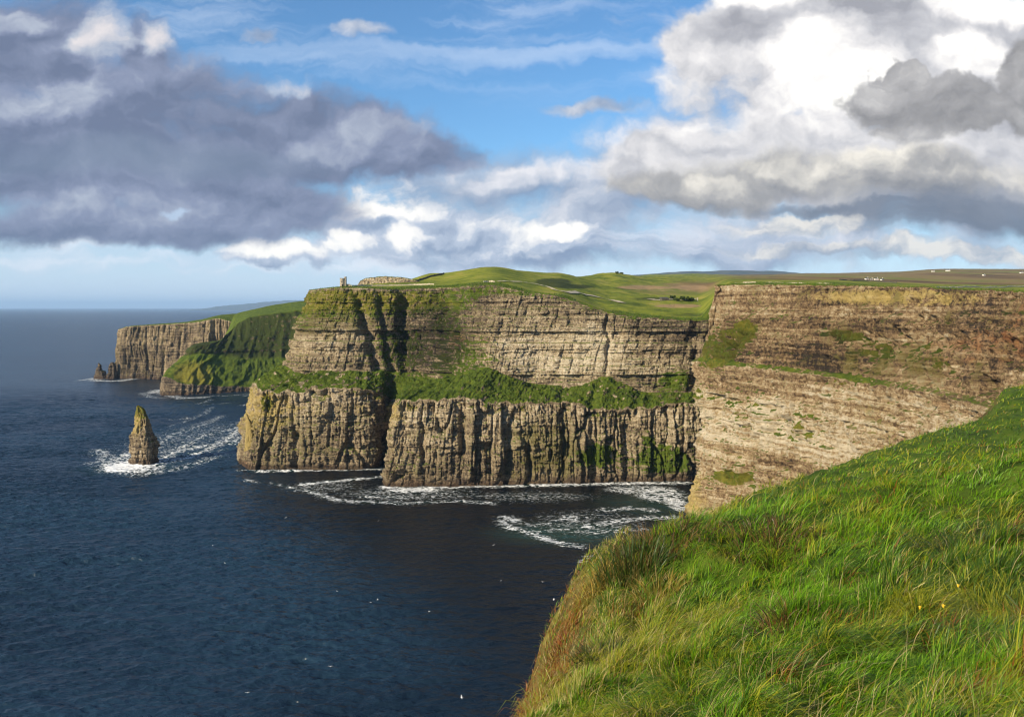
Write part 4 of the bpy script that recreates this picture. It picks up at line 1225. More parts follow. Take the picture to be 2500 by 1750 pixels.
# more of them hanging over the steep face of the brink
ne_ = 90000
ye = 1 / (1 / 30 + r.random(ne_) * (1 / 3.2 - 1 / 30)); xe = np.interp(ye, _EY, _EX) + 0.25 - 1.75 * r.random(ne_)
X = np.concatenate([X, xe]); Y = np.concatenate([Y, ye]); d = np.concatenate([d, brink(xe, ye)])
# and on round the photographer, beside and behind
nb_ = 170000
rb = 1.2 + 26 * r.random(nb_) ** 1.6; ab = r.uniform(-2.6, 1.25, nb_)
xb = rb * np.cos(ab); yb = rb * np.sin(ab); db = brink(xb, yb)
kb = (db > -0.8) & ((yb < 2.4) | (xb > 0.72 * yb)) & (yb > -9)
X = np.concatenate([X, xb[kb]]); Y = np.concatenate([Y, yb[kb]]); d = np.concatenate([d, db[kb]])
n = len(X)
Z = brink_z(X, Y)
patch = fbm2(X / 1.7, Y / 1.7, 3, 420); tus = fbm2(X / 0.55, Y / 0.55, 2, 421); big = fbm2(X / 5.5, Y / 5.5, 3, 422)
ang = -0.75 + 2.6 * fbm2(X / 1.9, Y / 1.9, 2, 423) + r.normal(0, 0.5, n)          # combed by the wind off the sea
edgew = np.exp(-np.maximum(d, 0) / 0.7)


def tufts(x, y, cell, seed):
    """each blade belongs to the nearest of a scatter of tufts: offset from its centre, and the tuft's own random numbers"""
    bi = np.floor(x / cell).astype(np.int64); bj = np.floor(y / cell).astype(np.int64)
    best = np.full(x.shape, 1e9); ox = np.zeros_like(x); oy = np.zeros_like(x); r1 = np.zeros_like(x); r2 = np.zeros_like(x)
    for di in (-1, 0, 1):
        for dj in (-1, 0, 1):
            i = bi + di; j = bj + dj
            cx_ = (i + 0.5 + 0.42 * _rnd(i, j, seed)) * cell; cy_ = (j + 0.5 + 0.42 * _rnd(i, j, seed + 1)) * cell
            dd = (x - cx_) ** 2 + (y - cy_) ** 2
            m_ = dd < best
            best = np.where(m_, dd, best); ox = np.where(m_, (x - cx_) / cell, ox); oy = np.where(m_, (y - cy_) / cell, oy)
            r1 = np.where(m_, _rnd(i, j, seed + 2), r1); r2 = np.where(m_, _rnd(i, j, seed + 3), r2)
    return ox, oy, r1, r2


tox, toy, tr1, tr2 = tufts(X, Y, 0.42, 431)
sox, soy, sr1, sr2 = tufts(X, Y, 1.25, 441)
trad = np.hypot(tox, toy)
Z = Z + 0.11 * np.clip(1 - trad * 1.6, 0, 1) * (1 + tr1)
ang = ang + edgew * (math.pi * 0.55) * (r.random(n) < 0.6)
ldir = np.stack([np.cos(ang), np.sin(ang)], -1)
mixx = np.cos(ang) * 0.75 + 1.5 * tox + 0.5 * sox; mixy = np.sin(ang) * 0.75 + 1.5 * toy + 0.5 * soy
ang = np.arctan2(mixy, mixx)
ldir = np.stack([np.cos(ang), np.sin(ang)], -1)
lean = np.clip(0.35 + 0.55 * trad + 0.25 * sr1 + 0.60 * 0.4 + 0.45 * patch + r.normal(0, 0.28, n), 0.05, 1.4)
REACH = np.hypot(X, Y)
length = (0.68 + 0.32 * sstep(REACH, 4, 12)) * np.clip((0.185 + 0.11 * tus + 0.06 * patch) * r.lognormal(0, 0.36, n), 0.05, 0.55) * (1 - 0.35 * np.exp(-np.maximum(d + 0.2, 0) / 0.5)) * (1 + 0.45 * tr1 + 0.30 * sr1)
width = np.maximum(0.0055, 0.00068 * REACH) * r.lognormal(0, .35, n)
face = r.uniform(0, 2 * np.pi, n)
vivid = lerp3((0.080, 0.215, 0.005), (0.180, 0.345, 0.009), r.random(n))
olive = lerp3((0.200, 0.245, 0.012), (0.330, 0.330, 0.024), r.random(n))
deep = lerp3((0.028, 0.078, 0.005), (0.062, 0.140, 0.008), r.random(n))
straw = lerp3((0.34, 0.26, 0.09), (0.52, 0.42, 0.19), r.random(n))
rusty = lerp3((0.20, 0.070, 0.016), (0.33, 0.150, 0.035), r.random(n))
u = r.random(n) - 0.12 - 0.22 * tr2 - 0.30 * sr2
tint = np.where((u < 0.30 + 1.0 * big)[:, None], vivid, deep)
pol = np.clip(0.08 + 0.30 * sr1 + 0.22 * tr1 + 0.75 * fbm2(X / 2.3, Y / 2.3, 3, 425) + 0.38 * edgew + 0.008 * np.minimum(Y, 30) * 0.6, 0, 0.92)
tint = np.where((r.random(n) < pol)[:, None], olive, tint)
pst = np.clip(0.005 + 0.13 * fbm2(X / 1.2, Y / 1.2, 2, 426) + 0.22 * edgew + 0.06 * sstep(-d, 0.0, 0.4), 0.012, 0.36)
tint = np.where((r.random(n) < pst)[:, None], straw, tint)
pru = np.clip(0.01 + 0.42 * sstep(-d, 0.3, 1.0) + 1.3 * np.clip(fbm2(X / 1.1, Y / 1.1, 3, 427) - 0.36, 0, 1), 0, 0.8)
tint = np.where((r.random(n) < pru)[:, None], rusty, tint)
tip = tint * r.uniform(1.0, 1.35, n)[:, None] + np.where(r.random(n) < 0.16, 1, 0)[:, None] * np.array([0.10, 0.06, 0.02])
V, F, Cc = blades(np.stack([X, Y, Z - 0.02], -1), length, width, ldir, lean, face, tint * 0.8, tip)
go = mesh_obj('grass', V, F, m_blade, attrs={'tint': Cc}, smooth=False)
tag(go, 'long windblown green grass with yellow tips covering the near slope', 'grass', kind='stuff')

# seed heads and dry stalks standing out of the grass
X, Y, d, r = scatter(1700, dmin=3.0, dmax=45, seed=13)
n = len(X)
ang = -0.5 + r.normal(0, 0.8, n)
ldir = np.stack([np.cos(ang), np.sin(ang)], -1)
V, F, Cc = blades(np.stack([X, Y, brink_z(X, Y)], -1), r.uniform(0.20, 0.45, n), np.maximum(0.004, 0.0007 * Y) * r.uniform(.8, 1.5, n), ldir, np.clip(r.normal(0.5, 0.25, n), 0.05, 1.1), r.uniform(0, 6.28, n),
                  lerp3((0.20, 0.16, 0.05), (0.36, 0.27, 0.10), r.random(n)), lerp3((0.42, 0.32, 0.15), (0.62, 0.54, 0.34), r.random(n)), nseg=4)
go2 = mesh_obj('dry_grass', V, F, m_blade, attrs={'tint': Cc}, smooth=False)
tag(go2, 'pale dry stalks and seed heads standing among the green grass', 'dry grass', kind='stuff')


# ---- plants one can tell from the grass
def slope_at(px, y):
    """where a line of sight meets the near slope"""
    D = np.linspace(2.5, 70, 2400)
    X = (px - CX) / FPX * D
    zz = EYE - (y - HY) / FPX * D
    hit = np.nonzero(zz <= brink_z(X, D) + 0.12)[0]
    i = hit[0] if len(hit) else int(np.argmin(np.abs(D - 12)))
    return X[i], D[i]


def clump(name, px, y, rad, hgt, cols, label, cat, seed, n=420, spread=1.0):
    r = np.random.default_rng(seed)
    cx_, cy_ = slope_at(px, y)
    a = r.uniform(0, 2 * np.pi, n); rr = rad * np.sqrt(r.random(n))
    x = cx_ + rr * np.cos(a); yv = cy_ + rr * np.sin(a)
    ldir = np.stack([np.cos(a + r.normal(0, .5, n)), np.sin(a + r.normal(0, .5, n))], -1)
    ln = np.clip(spread * (0.25 + 0.7 * rr / rad) + r.normal(0, .2, n), 0.02, 1.4)
    k = r.integers(0, len(cols), n)
    t = np.array(cols)[k] * r.uniform(0.7, 1.25, n)[:, None]
    root = np.stack([x - cx_, yv - cy_, brink_z(x, yv) - brink_z(cx_, cy_) - 0.02], -1)
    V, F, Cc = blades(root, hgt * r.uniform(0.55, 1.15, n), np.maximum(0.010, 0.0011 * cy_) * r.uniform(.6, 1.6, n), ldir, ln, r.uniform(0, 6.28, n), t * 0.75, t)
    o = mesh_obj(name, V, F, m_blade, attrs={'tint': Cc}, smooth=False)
    o.location = (cx_, cy_, float(brink_z(cx_, cy_)))
    return tag(o, label, cat, 'plants growing in the grass of the near slope')


RU = [(0.24, 0.075, 0.018), (0.33, 0.15, 0.03), (0.15, 0.05, 0.018), (0.30, 0.22, 0.05)]
BR = [(0.085, 0.045, 0.018), (0.16, 0.085, 0.03), (0.05, 0.04, 0.012), (0.24, 0.15, 0.06)]
GD = [(0.40, 0.27, 0.06), (0.30, 0.22, 0.04), (0.20, 0.19, 0.03)]
RG = [(0.030, 0.065, 0.010), (0.05, 0.10, 0.014), (0.035, 0.055, 0.012), (0.13, 0.10, 0.03)]
for a in (
        ('rusty_plant', 1376, 1552, 0.32, 0.30, RU, 'rust-red plant clump clinging to the brink above the dark sea', 'plant', 501, 420),
        ('rusty_plant', 1282, 1690, 0.34, 0.30, RU, 'rust-orange plant clump at the lowest corner of the grassy brink', 'plant', 502, 460),
        ('brown_sedge', 1620, 1322, 0.9, 0.42, BR, 'brown sedge tuft on the brink where the slope turns right', 'plant', 503, 520),
        ('brown_sedge', 1880, 1300, 0.75, 0.40, BR, 'dark reddish sedge tuft in the grass below the pale cliff', 'plant', 504, 460),
        ('brown_sedge', 1945, 1475, 0.42, 0.34, BR, 'dark brown sedge tuft halfway up the middle of the slope', 'plant', 505, 420),
        ('rusty_plant', 2295, 1545, 0.34, 0.28, RU, 'rust-brown plant clump with yellow flowers beside it', 'plant', 506, 300),
        ('golden_grass_tuft', 1612, 1432, 0.40, 0.36, GD, 'golden grass tuft on the bright part of the slope', 'grass tuft', 507, 420),
        ('golden_grass_tuft', 1462, 1400, 0.36, 0.34, GD, 'golden grass tuft leaning out over the brink', 'grass tuft', 508, 420),
        ('dark_rush_tuft', 1545, 1380, 0.55, 0.55, RG, 'dark green rush tuft standing just inside the brink', 'grass tuft', 509, 460, 0.5),
        ('dark_rush_tuft', 2365, 1340, 0.55, 0.55, RG, 'dark green rush tuft spreading low on the right of the slope', 'grass tuft', 510, 460, 1.0),
        ('dark_rush_tuft', 1470, 1590, 0.34, 0.34, RG, 'dark green rush tuft shading a hollow near the brink', 'grass tuft', 511, 420, 0.9)):
    clump(*a)

M_YEL = simple_mat('yellow_petals', (0.62, 0.38, 0.02), (0.75, 0.52, 0.05), 40)
M_STEM = simple_mat('green_stem', (0.05, 0.09, 0.015), (0.09, 0.13, 0.02), 30)
for k, (px_, y_, lab) in enumerate(((2339, 1500, 'small yellow flower highest of the three on the slope'), (2246, 1563, 'small yellow flower low beside the rust-brown plant clump'), (2303, 1558, 'small yellow flower between two others by the rust-brown clump'))):
    x, yv = slope_at(px_, y_)
    root = tag(empty('yellow_flower', (x, yv, float(brink_z(x, yv)))), lab, 'flower', 'yellow flowers in the grass')
    MB().lathe([(0.003, 0), (0.003, 0.18), (0.002, 0.36)], 6).build('stem', M_STEM, root)
    mb = MB()
    for j in range(9):
        a = 2 * math.pi * j / 9
        mb.poly([(0, 0, .37), (.010 * math.cos(a - .3), .010 * math.sin(a - .3), .380), (.019 * math.cos(a), .019 * math.sin(a), .376), (.010 * math.cos(a + .3), .010 * math.sin(a + .3), .380)])
    mb.lathe([(0.002, .355), (0.008, .368), (0.009, .376), (0.001, .386)], 8)
    mb.build('flower_head', M_YEL, root)
# ------------------------------------------------------------------ rocks in the sea
def stack(name, label, cat, cxy, sil, depth, mat, seed, rough=1.0, mask=None, nseg=150):
    """upright rock from its measured outline: sil = [(z, left, right)], metres about cxy"""
    sil = sorted(sil)
    z = np.array([s[0] for s in sil], float)
    zz = np.linspace(z[0], z[-1], max(24, int((z[-1] - z[0]) / 0.45)))
    l = pchip(z, np.array([s[1] for s in sil], float), zz); r_ = pchip(z, np.array([s[2] for s in sil], float), zz)
    th = np.linspace(0, 2 * np.pi, nseg, endpoint=False)
    c = (l + r_) / 2; a = np.maximum((r_ - l) / 2, 0.05)
    TH, ZZ = np.meshgrid(th, zz)
    e = 0.75
    cx_ = np.sign(np.cos(TH)) * np.abs(np.cos(TH)) ** e; sy_ = np.sign(np.sin(TH)) * np.abs(np.sin(TH)) ** e
    a = a * 0.86
    Xl = c[:, None] + a[:, None] * cx_; Yl = a[:, None] * depth * sy_
    amp = rough * np.minimum(1.0, 0.25 + a / 7.0)[:, None]
    rd = 1.9 * fbm3(Xl / 6, Yl / 6, ZZ / 9, 4, seed) + 1.1 * (1 - 2 * np.abs(fbm3(Xl / 5 + 9, Yl / 5, ZZ / 16, 2, seed + 1))) + 0.6 * fbm3(Xl / 1.8, Yl / 1.8, ZZ / 1.8, 3, seed + 2)
    rd = rd + 0.9 * beds(ZZ, TH * 3, seed + 3, 2.5, 6) + 2.0 * blocks(TH * 12, ZZ, 9.4, 11, seed + 5) + 1.1 * blocks(TH * 12, ZZ, 3.77, 4.5, seed + 6) - 1.2
    Xl = Xl + amp * rd * np.cos(TH); Yl = Yl + amp * rd * np.sin(TH)
    V = np.stack([Xl, Yl, ZZ], -1)
    nr = len(zz)
    idx = np.arange(nr * nseg).reshape(nr, nseg); nx = np.roll(idx, -1, 1)
    F = np.stack([idx[:-1], nx[:-1], nx[1:], idx[1:]], -1).reshape(-1, 4)
    V = np.concatenate([V.reshape(-1, 3), [[c[-1], 0, zz[-1] + 0.3]]])
    top = np.stack([idx[-1], nx[-1], np.full(nseg, len(V) - 1)], -1)
    n = len(V); one = np.ones(n)
    zf = (V[:, 2] - zz[0]) / (zz[-1] - zz[0])
    ma = mask(V, zf) if mask else (0 * one, 0 * one, 0 * one, 0.3 * one, 0 * one, 0.2 * one)
    A = {'mask_a': np.stack([*ma[:3], one], -1), 'mask_b': np.stack([*ma[3:], one], -1)}
    o = mesh_obj(name, V, [F, top], mat, attrs=A)
    o.location = (cxy[0], cxy[1], 0)
    return tag(o, label, cat)


def outline(pts, cpx, D):
    """(row, left column, right column) of the survey -> metres about the axis"""
    k = D / FPX
    return [(EYE - (y - HY) * k, (a - cpx) * k, (b - cpx) * k) for y, a, b in pts]


D_ST = 776
c = ((350 - CX) / FPX * D_ST, D_ST)
sil = outline([(990, 334, 339), (996, 332, 349), (1006, 331, 357), (1020, 330, 362), (1033, 329, 367), (1048, 326, 369), (1063, 321, 377), (1075, 320, 381), (1090, 319, 384), (1110, 319, 385), (1128, 319, 386), (1140, 317, 387)], 350, D_ST)
stack('sea_stack', 'tall lone rock stack rising from white surf in the open sea', 'sea stack', c, sil, 1.0, M_ROCK, 601, 0.85,
      lambda V, z: (0.62 * sstep(z, .55, .95) * (V[:, 0] < 4), 0.85 * sstep(z, .30, .75) * (0.6 + .5 * (V[:, 0] < 0)), 0.35 * (1 - z), 0.25 * (1 - z), 0 * z, 0.45 * z))
D_R = 1692
for cpx_, pts, lab, sd in ((247, [(886, 239, 243), (893, 238, 249), (902, 234, 250), (908, 233, 259), (916, 231, 261), (925, 230, 268), (932, 229, 270)], 'pointed dark rock standing off the tip of the far headland', 611),
                           (270, [(884, 271, 278), (889, 270, 282), (900, 266, 284), (908, 267, 288), (914, 262, 290), (925, 258, 292), (932, 256, 294)], 'dark rock leaning against the foot of the far headland', 612)):
    stack('sea_rock', lab, 'rock', ((cpx_ - CX) / FPX * D_R, D_R), outline(pts, cpx_, D_R), 0.9, M_ROCK, sd, 0.8,
          lambda V, z: (0 * z, 0 * z, 0 * z, 0.9 + 0 * z, 0 * z, 0 * z), 90)
D_P = 752
stack('rock_pinnacle', 'small lichen-yellow pinnacle on the seaward edge of the tower headland', 'rock', ((606 - CX) / FPX * D_P, D_P),
      outline([(1010, 601, 604), (1020, 599, 608), (1033, 599, 615), (1060, 598, 620), (1100, 596, 622)], 606, D_P), 0.8, M_ROCK, 621, 0.45,
      lambda V, z: (0.3 + 0 * z, 0.9 + 0 * z, 0.2 + 0 * z, 0 * z, 0 * z, 0.3 + 0 * z), 60)


# ------------------------------------------------------------------ on the plateau
def land(px, y, dmin=None):
    """point of the plateau seen at column px, row y"""
    e = float(np.interp(px, pcols, edge_d)) + 2 if dmin is None else dmin
    D = np.exp(np.linspace(math.log(e), math.log(7800), 4000))
    X = (px - CX) / FPX * D
    row = HY + (EYE - plat_z(X, D)) * FPX / D
    run = np.minimum.accumulate(row)
    hit = np.nonzero(run <= y)[0]
    i = hit[0] if len(hit) else int(np.argmin(np.abs(row - y)))
    return X[i], D[i], float(plat_z(X[i], D[i]))


M_STONE = simple_mat('grey_stone', (0.17, 0.145, 0.12), (0.40, 0.35, 0.28), 1.3, 0.9, 0.15)
M_PALE = simple_mat('pale_flagstone', (0.30, 0.26, 0.20), (0.52, 0.46, 0.36), 0.9, 0.9, 0.1)
M_DARKSTONE = simple_mat('dark_stone', (0.05, 0.045, 0.035), (0.12, 0.11, 0.08), 0.9, 0.95, 0.2)
M_HOLE = simple_mat('doorway_dark', (0.012, 0.010, 0.009), (0.025, 0.02, 0.018), 1)
M_WHITE = simple_mat('whitewash', (0.66, 0.63, 0.57), (0.80, 0.77, 0.71), 0.4)
M_SLATE = simple_mat('slate_roof', (0.045, 0.045, 0.05), (0.10, 0.10, 0.105), 0.8)
M_PATH = simple_mat('gravel_path', (0.34, 0.29, 0.20), (0.52, 0.45, 0.33), 0.35, 0.95)

# tower
tx, ty = (836 - CX) / FPX * 842, 842.0
tz = float(plat_z(tx, ty))
tw = tag(empty('stone_tower', (tx, ty, tz - 0.4), 0.12), 'small round stone lookout tower on the top of the headland', 'tower')
MB().lathe([(2.75, 0), (2.65, 0.5), (2.5, 7.6), (2.75, 7.9), (2.75, 8.3), (2.1, 8.3), (2.1, 7.7)], 28).build('tower_body', M_STONE, tw, False)
for k in range(10):
    a = 2 * math.pi * k / 10
    MB().box((2.45 * math.cos(a), 2.45 * math.sin(a), 8.65), (0.55, 0.75, 0.75), a).build('merlon', M_STONE, tw)
tt_ = MB().lathe([(1.35, 0), (1.3, 9.6), (1.5, 9.9), (1.5, 10.4), (0.9, 10.4)], 18, (3.1, -0.3, 0)).build('stair_turret', M_STONE, tw)
MB().box((0.2, -2.52, 1.4), (1.2, 0.5, 2.4)).build('doorway', M_HOLE, tw)
MB().box((-0.5, -2.48, 5.3), (0.7, 0.4, 1.5)).build('window', M_HOLE, tw)
MB().box((6.0, 0.6, 1.4), (4.2, 0.8, 3.0)).build('side_wall', M_STONE, tw)


def wall_run(name, pts, h, t, mat, label, cat, group=None, seed=0, step=2.2, by_land=True):
    """a stone wall laid over the ground through (column, row) survey points"""
    r = random.Random(seed)
    P = [land(*p) for p in pts] if by_land else pts
    o0 = P[0]
    st_ = []
    for a, b in zip(P, P[1:]):
        L = math.hypot(b[0] - a[0], b[1] - a[1]); n = max(1, int(L / step)); tx_, ty_ = (b[0] - a[0]) / L, (b[1] - a[1]) / L
        for k in range(n):
            hh = h * r.uniform(0.75, 1.15)
            for f in (k / n + 0.02 / n, (k + 0.94) / n):
                x, y = a[0] + (b[0] - a[0]) * f, a[1] + (b[1] - a[1]) * f
                z = float(plat_z(x, y)); w_ = t / 2 * r.uniform(.85, 1.15)
                st_.append([(x - ty_ * w_ - o0[0], y + tx_ * w_ - o0[1], z - 0.4 - o0[2]), (x - ty_ * w_ * .8 - o0[0], y + tx_ * w_ * .8 - o0[1], z + hh - o0[2]),
                            (x + ty_ * w_ * .8 - o0[0], y - tx_ * w_ * .8 - o0[1], z + hh - o0[2]), (x + ty_ * w_ - o0[0], y - tx_ * w_ - o0[1], z - 0.4 - o0[2])])
    nv = len(st_)
    F = [[4 * i + k, 4 * i + (k + 1) % 4, 4 * i + 4 + (k + 1) % 4, 4 * i + 4 + k] for i in range(nv - 1) for k in range(4)]
    F += [[0, 3, 2, 1], [4 * nv - 4, 4 * nv - 3, 4 * nv - 2, 4 * nv - 1]]
    o = mesh_obj(name, np.array(st_).reshape(-1, 3), np.array(F), mat, smooth=False)
    o.location = o0
    return tag(o, label, cat, group)


wall_run('stone_wall', [(858, 699), (905, 698.4), (950, 698), (1010, 696.5), (1060, 695)], 1.3, 0.8, M_PALE, 'pale stone wall running right from the foot of the lookout tower', 'wall', None, 1)
wall_run('stone_wall', [(1008, 689), (1028, 684), (1045, 678), (1062, 674), (1084, 669)], 2.0, 0.9, M_DARKSTONE, 'dark stone wall climbing the side of the green hill', 'wall', None, 2)
wall_run('viewing_wall', [(1180, 690), (1194, 689.6), (1208, 690)], 1.9, 0.8, M_PALE, 'short pale wall at the cliff top below the green hill', 'wall', None, 3)
ne = [(x + 17 * 1.0, y, 0) for x, y, n, z in NEAR]
ne2 = []
for r_ in rows if False else NEAR_TOP:
    ne2.append(r_)


def top_pt(px, back):
    """a point on the near cliff's top, a few metres in from the edge"""
    o = np.argsort(m2[:, 0]); D = float(np.interp(px, m2[o, 0], m2[o, 1])) + back
    x = (px - CX) / FPX * D
    return (x, D, float(plat_z(x, D)))


wall_run('flagstone_fence', [top_pt(p, 24) for p in (1776, 1792, 1808, 1826, 1846)], 1.6, 0.35, M_PALE, 'upright flagstone fence at the far left end of the near cliff top', 'fence', 'flagstone fences along the cliff top', 4, 2.6, False)
wall_run('flagstone_fence', [top_pt(p, 22) for p in (1872, 1920, 1970, 2030)], 1.0, 0.3, M_PALE, 'low flagstone fence along the middle of the near cliff top', 'fence', 'flagstone fences along the cliff top', 5, 2.2, False)
wall_run('flagstone_fence', [top_pt(p, 20) for p in (2080, 2130, 2185, 2230)], 1.0, 0.3, M_PALE, 'low flagstone fence above the ochre rock of the near cliff', 'fence', 'flagstone fences along the cliff top', 6, 1.8, False)
wall_run('field_wall', [(2285, 703), (2350, 702.5), (2430, 702), (2499, 700)], 1.3, 0.7, M_PALE, 'pale field wall crossing the green strip on the far right', 'wall', None, 7)
wall_run('field_wall', [(2050, 684), (2120, 686), (2190, 691)], 1.5, 0.8, M_DARKSTONE, 'dark field wall on the moor behind the near cliff', 'wall', None, 8)


def path(pts, w, lift=0.9):
    P = np.array([land(*p) for p in pts])
    u = np.concatenate([[0], np.cumsum(np.hypot(np.diff(P[:, 0]), np.diff(P[:, 1])))])
    x = np.linspace(0, u[-1], max(8, int(u[-1] / 3)))
    C = pchip(u, P[:, :2], x); t = np.gradient(C, axis=0); t /= np.linalg.norm(t, axis=1, keepdims=True)
    nrm = np.stack([-t[:, 1], t[:, 0]], -1)
    rowsv = []
    for o in np.linspace(-w / 2, w / 2, 4):
        q_ = C + nrm * o
        rowsv.append(np.stack([q_[:, 0], q_[:, 1], plat_z(q_[:, 0], q_[:, 1]) + lift], -1))
    V = np.stack(rowsv)
    f = grid_faces(4, len(x))
    return tag(mesh_obj('path', V.reshape(-1, 3), f, M_PATH), kind='structure')


path([(1366, 712), (1395, 715), (1430, 721), (1470, 729), (1524, 741)], 6.5)
path([(1215, 689), (1240, 688), (1275, 689.5), (1310, 695), (1362, 711)], 3.0)
path([(1580, 731), (1620, 733), (1660, 733.5), (1700, 731)], 4.0)

# rocky bank beside the tower
m0 = land(871, 697)
xs_b = np.linspace(871, 1023, 190)
Db = 925.0
X = (xs_b - CX) / FPX * Db
hb = np.interp(xs_b, [871, 878, 890, 940, 985, 1010, 1023], [0.5, 5.0, 7.6, 8.0, 6.0, 3.0, 0.5])
kk = np.linspace(0, 1, 34)[:, None]
base = plat_z(X, Db + 0 * X)
off = np.where(kk < 0.55, kk / 0.55 * 3.0, 3.0 + (kk - .55) / .45 * 26)
hz = np.where(kk < 0.55, kk / 0.55, 1.0 - ((kk - .55) / .45) ** 2 * 1.2)
Yb = Db + off + 0 * X[None]
rr = fbm2(X[None] / 3.2 + 0 * kk, kk * 7 + 0 * X[None], 4, 641)
V = np.stack([X[None] + 0 * kk, Yb - 1.6 * rr * (kk < .55), base[None] - 1 + (hb[None] + 1) * hz + 0.6 * fbm2(X[None] / 6 + 0 * kk, kk * 3 + 0 * X[None], 3, 642) * hz], -1)
one = np.ones(V.shape[:2])
ob = mesh_obj('rocky_bank', V.reshape(-1, 3), grid_faces(*V.shape[:2]), M_ROCK, attrs={
    'mask_a': np.stack([0.62 * (kk > .5) * one, 0 * one, 0.3 * one, one], -1).reshape(-1, 4), 'mask_b': np.stack([0 * one, 0 * one, 0.2 * one, one], -1).reshape(-1, 4)})
tag(ob, 'low bank of broken pale rock with a grassy top right of the tower', 'bank')

# houses far off
GH = 'white houses on the far moor'


def house(px, y, L, W, H_, rz, label, dmin=1500):
    x, yv, z = land(px, y, dmin)
    r = tag(empty('farmhouse', (x, yv, z - 0.4), rz), label, 'house', GH)
    w_ = MB().box((0, 0, H_ / 2), (L, W, H_)).build('wall', M_WHITE, r)
    rf = MB().prism([(-W / 2 - .4, H_), (W / 2 + .4, H_), (0, H_ + W * 0.42)], -L / 2 - .3, L / 2 + .3).build('roof', M_SLATE, r)
    MB().box((L * 0.38, 0, H_ + W * 0.42), (0.9, 0.9, 1.8)).build('chimney', M_WHITE, rf)
    for k in (-0.3, 0.0, 0.3):
        MB().box((L * k, -W / 2 - 0.02, H_ * 0.5), (1.0, 0.1, 1.3 if k else 2.0)).build('window' if k else 'door', M_HOLE, r)


for a in ((2278, 663.5, 10, 6, 3.6, 0.1, 'white farmhouse on the moor skyline, leftmost on the ridge'), (2314, 662, 15, 7, 4.0, -0.1, 'long white farmhouse at the top of the moor ridge'),
          (2494, 667, 11, 6, 3.8, 0.2, 'white farmhouse on the ridge at the right edge of the view'), (2402, 673, 9, 5, 3.2, 0.4, 'small white farmhouse halfway down the moor under the ridge'),
          (2116, 684, 6, 4.5, 2.6, 0.2, 'white cottage at the left end of the row behind the near cliff'), (2127, 684.5, 4.5, 4, 2.2, -0.3, 'smallest white cottage of the row behind the near cliff'),
          (2139, 685, 7, 4.5, 2.8, 0.1, 'middle white cottage of the row behind the near cliff'), (2153, 686, 5.5, 4.5, 2.6, 0.5, 'white cottage at the right end of the row behind the near cliff')):
    house(*a)


# bushes
def leaf_mat(name, a, b):
    m, S = new_mat(name)
    S.out(S.bsdf(S.mix(S.noise(geo(S)['Position'], 0.9, 3, 0.6), a, b), 0.8, None, 0.1))
    return m


M_LEAF = leaf_mat('dark_leaves', (0.020, 0.034, 0.008), (0.055, 0.080, 0.018))
M_BARK = simple_mat('bark', (0.05, 0.04, 0.03), (0.10, 0.08, 0.06), 3)


def bush(px, y, w, h, label, seed, dmin=None, n=900):
    x, yv, z = land(px, y, dmin)
    r = np.random.default_rng(seed)
    root = tag(empty('bush', (x, yv, z - 0.2)), label, 'bush', 'dark bushes on the plateau')
    k = 9
    cc = np.stack([r.normal(0, w * .24, k), r.normal(0, w * .2, k), h * r.uniform(.35, .75, k)], -1); cr = r.uniform(.22, .36, k) * min(w, h * 1.3)
    i = r.integers(0, k, n)
    dv = r.normal(size=(n, 3)); dv /= np.linalg.norm(dv, axis=1)[:, None]
    P = cc[i] + dv * (cr[i] * r.uniform(.55, 1.08, n))[:, None]
    P[:, 2] = np.maximum(P[:, 2], 0.1)
    s = 0.05 * (w + h) * r.uniform(.6, 1.4, n)
    a = r.normal(size=(n, 3)); a /= np.linalg.norm(a, axis=1)[:, None]
    b = np.cross(a, r.normal(size=(n, 3))); b /= np.linalg.norm(b, axis=1)[:, None]
    V = np.stack([P - a * s[:, None], P + b * s[:, None] * .6, P + a * s[:, None], P - b * s[:, None] * .6], 1).reshape(-1, 3)
    mesh_obj('crown', V, np.arange(4 * n).reshape(-1, 4), M_LEAF, root, smooth=False)
    for j in range(3):
        MB().box((r.uniform(-.2, .2) * w, r.uniform(-.2, .2) * w, h * .22), (.05 * w, .05 * w, h * .5), r.uniform(0, 1), .6).build('stem', M_BARK, root)


bush(1507, 668.3, 6.5, 4.6, 'dark bush on the green skyline, taller of the pair', 701, 1300)
bush(1517, 669.0, 5.5, 3.4, 'dark bush on the green skyline, lower of the pair', 702, 1300)
bush(1652, 735, 8, 3.6, 'dark bush at the left of the hollow behind the bay cliff', 703)
bush(1668, 734, 10, 4.6, 'broad dark bush in the middle of the hollow behind the bay cliff', 704)
bush(1688, 735, 8, 4.4, 'dark bush in the hollow close beside the near cliff', 705)
bush(1640, 729, 8, 3.5, 'low dark bush behind the others in the hollow', 706)
x, yv, z = land(1622, 734)
sh = tag(empty('field_shed', (x, yv, z - .3), 0.3), 'dark low shed in the hollow behind the bay cliff', 'shed')
MB().box((0, 0, 1.5), (9, 4.5, 3.0)).build('wall', M_DARKSTONE, sh)
MB().prism([(-2.6, 3.0), (2.6, 3.0), (2.6, 4.4)], -4.8, 4.8).build('roof', M_SLATE, sh)
x, yv, z = land(1703, 735)
sg = tag(empty('white_marker', (x, yv, z - .2)), 'pale stone marker post by the bush beside the near cliff', 'marker post')
MB().box((0, 0, 2.0), (1.2, .7, 4.0), .3, .8).build('post', M_PALE, sg)
MB().box((0, 0, 4.2), (1.7, 1.0, .5), .3, .7).build('cap', M_PALE, sg)

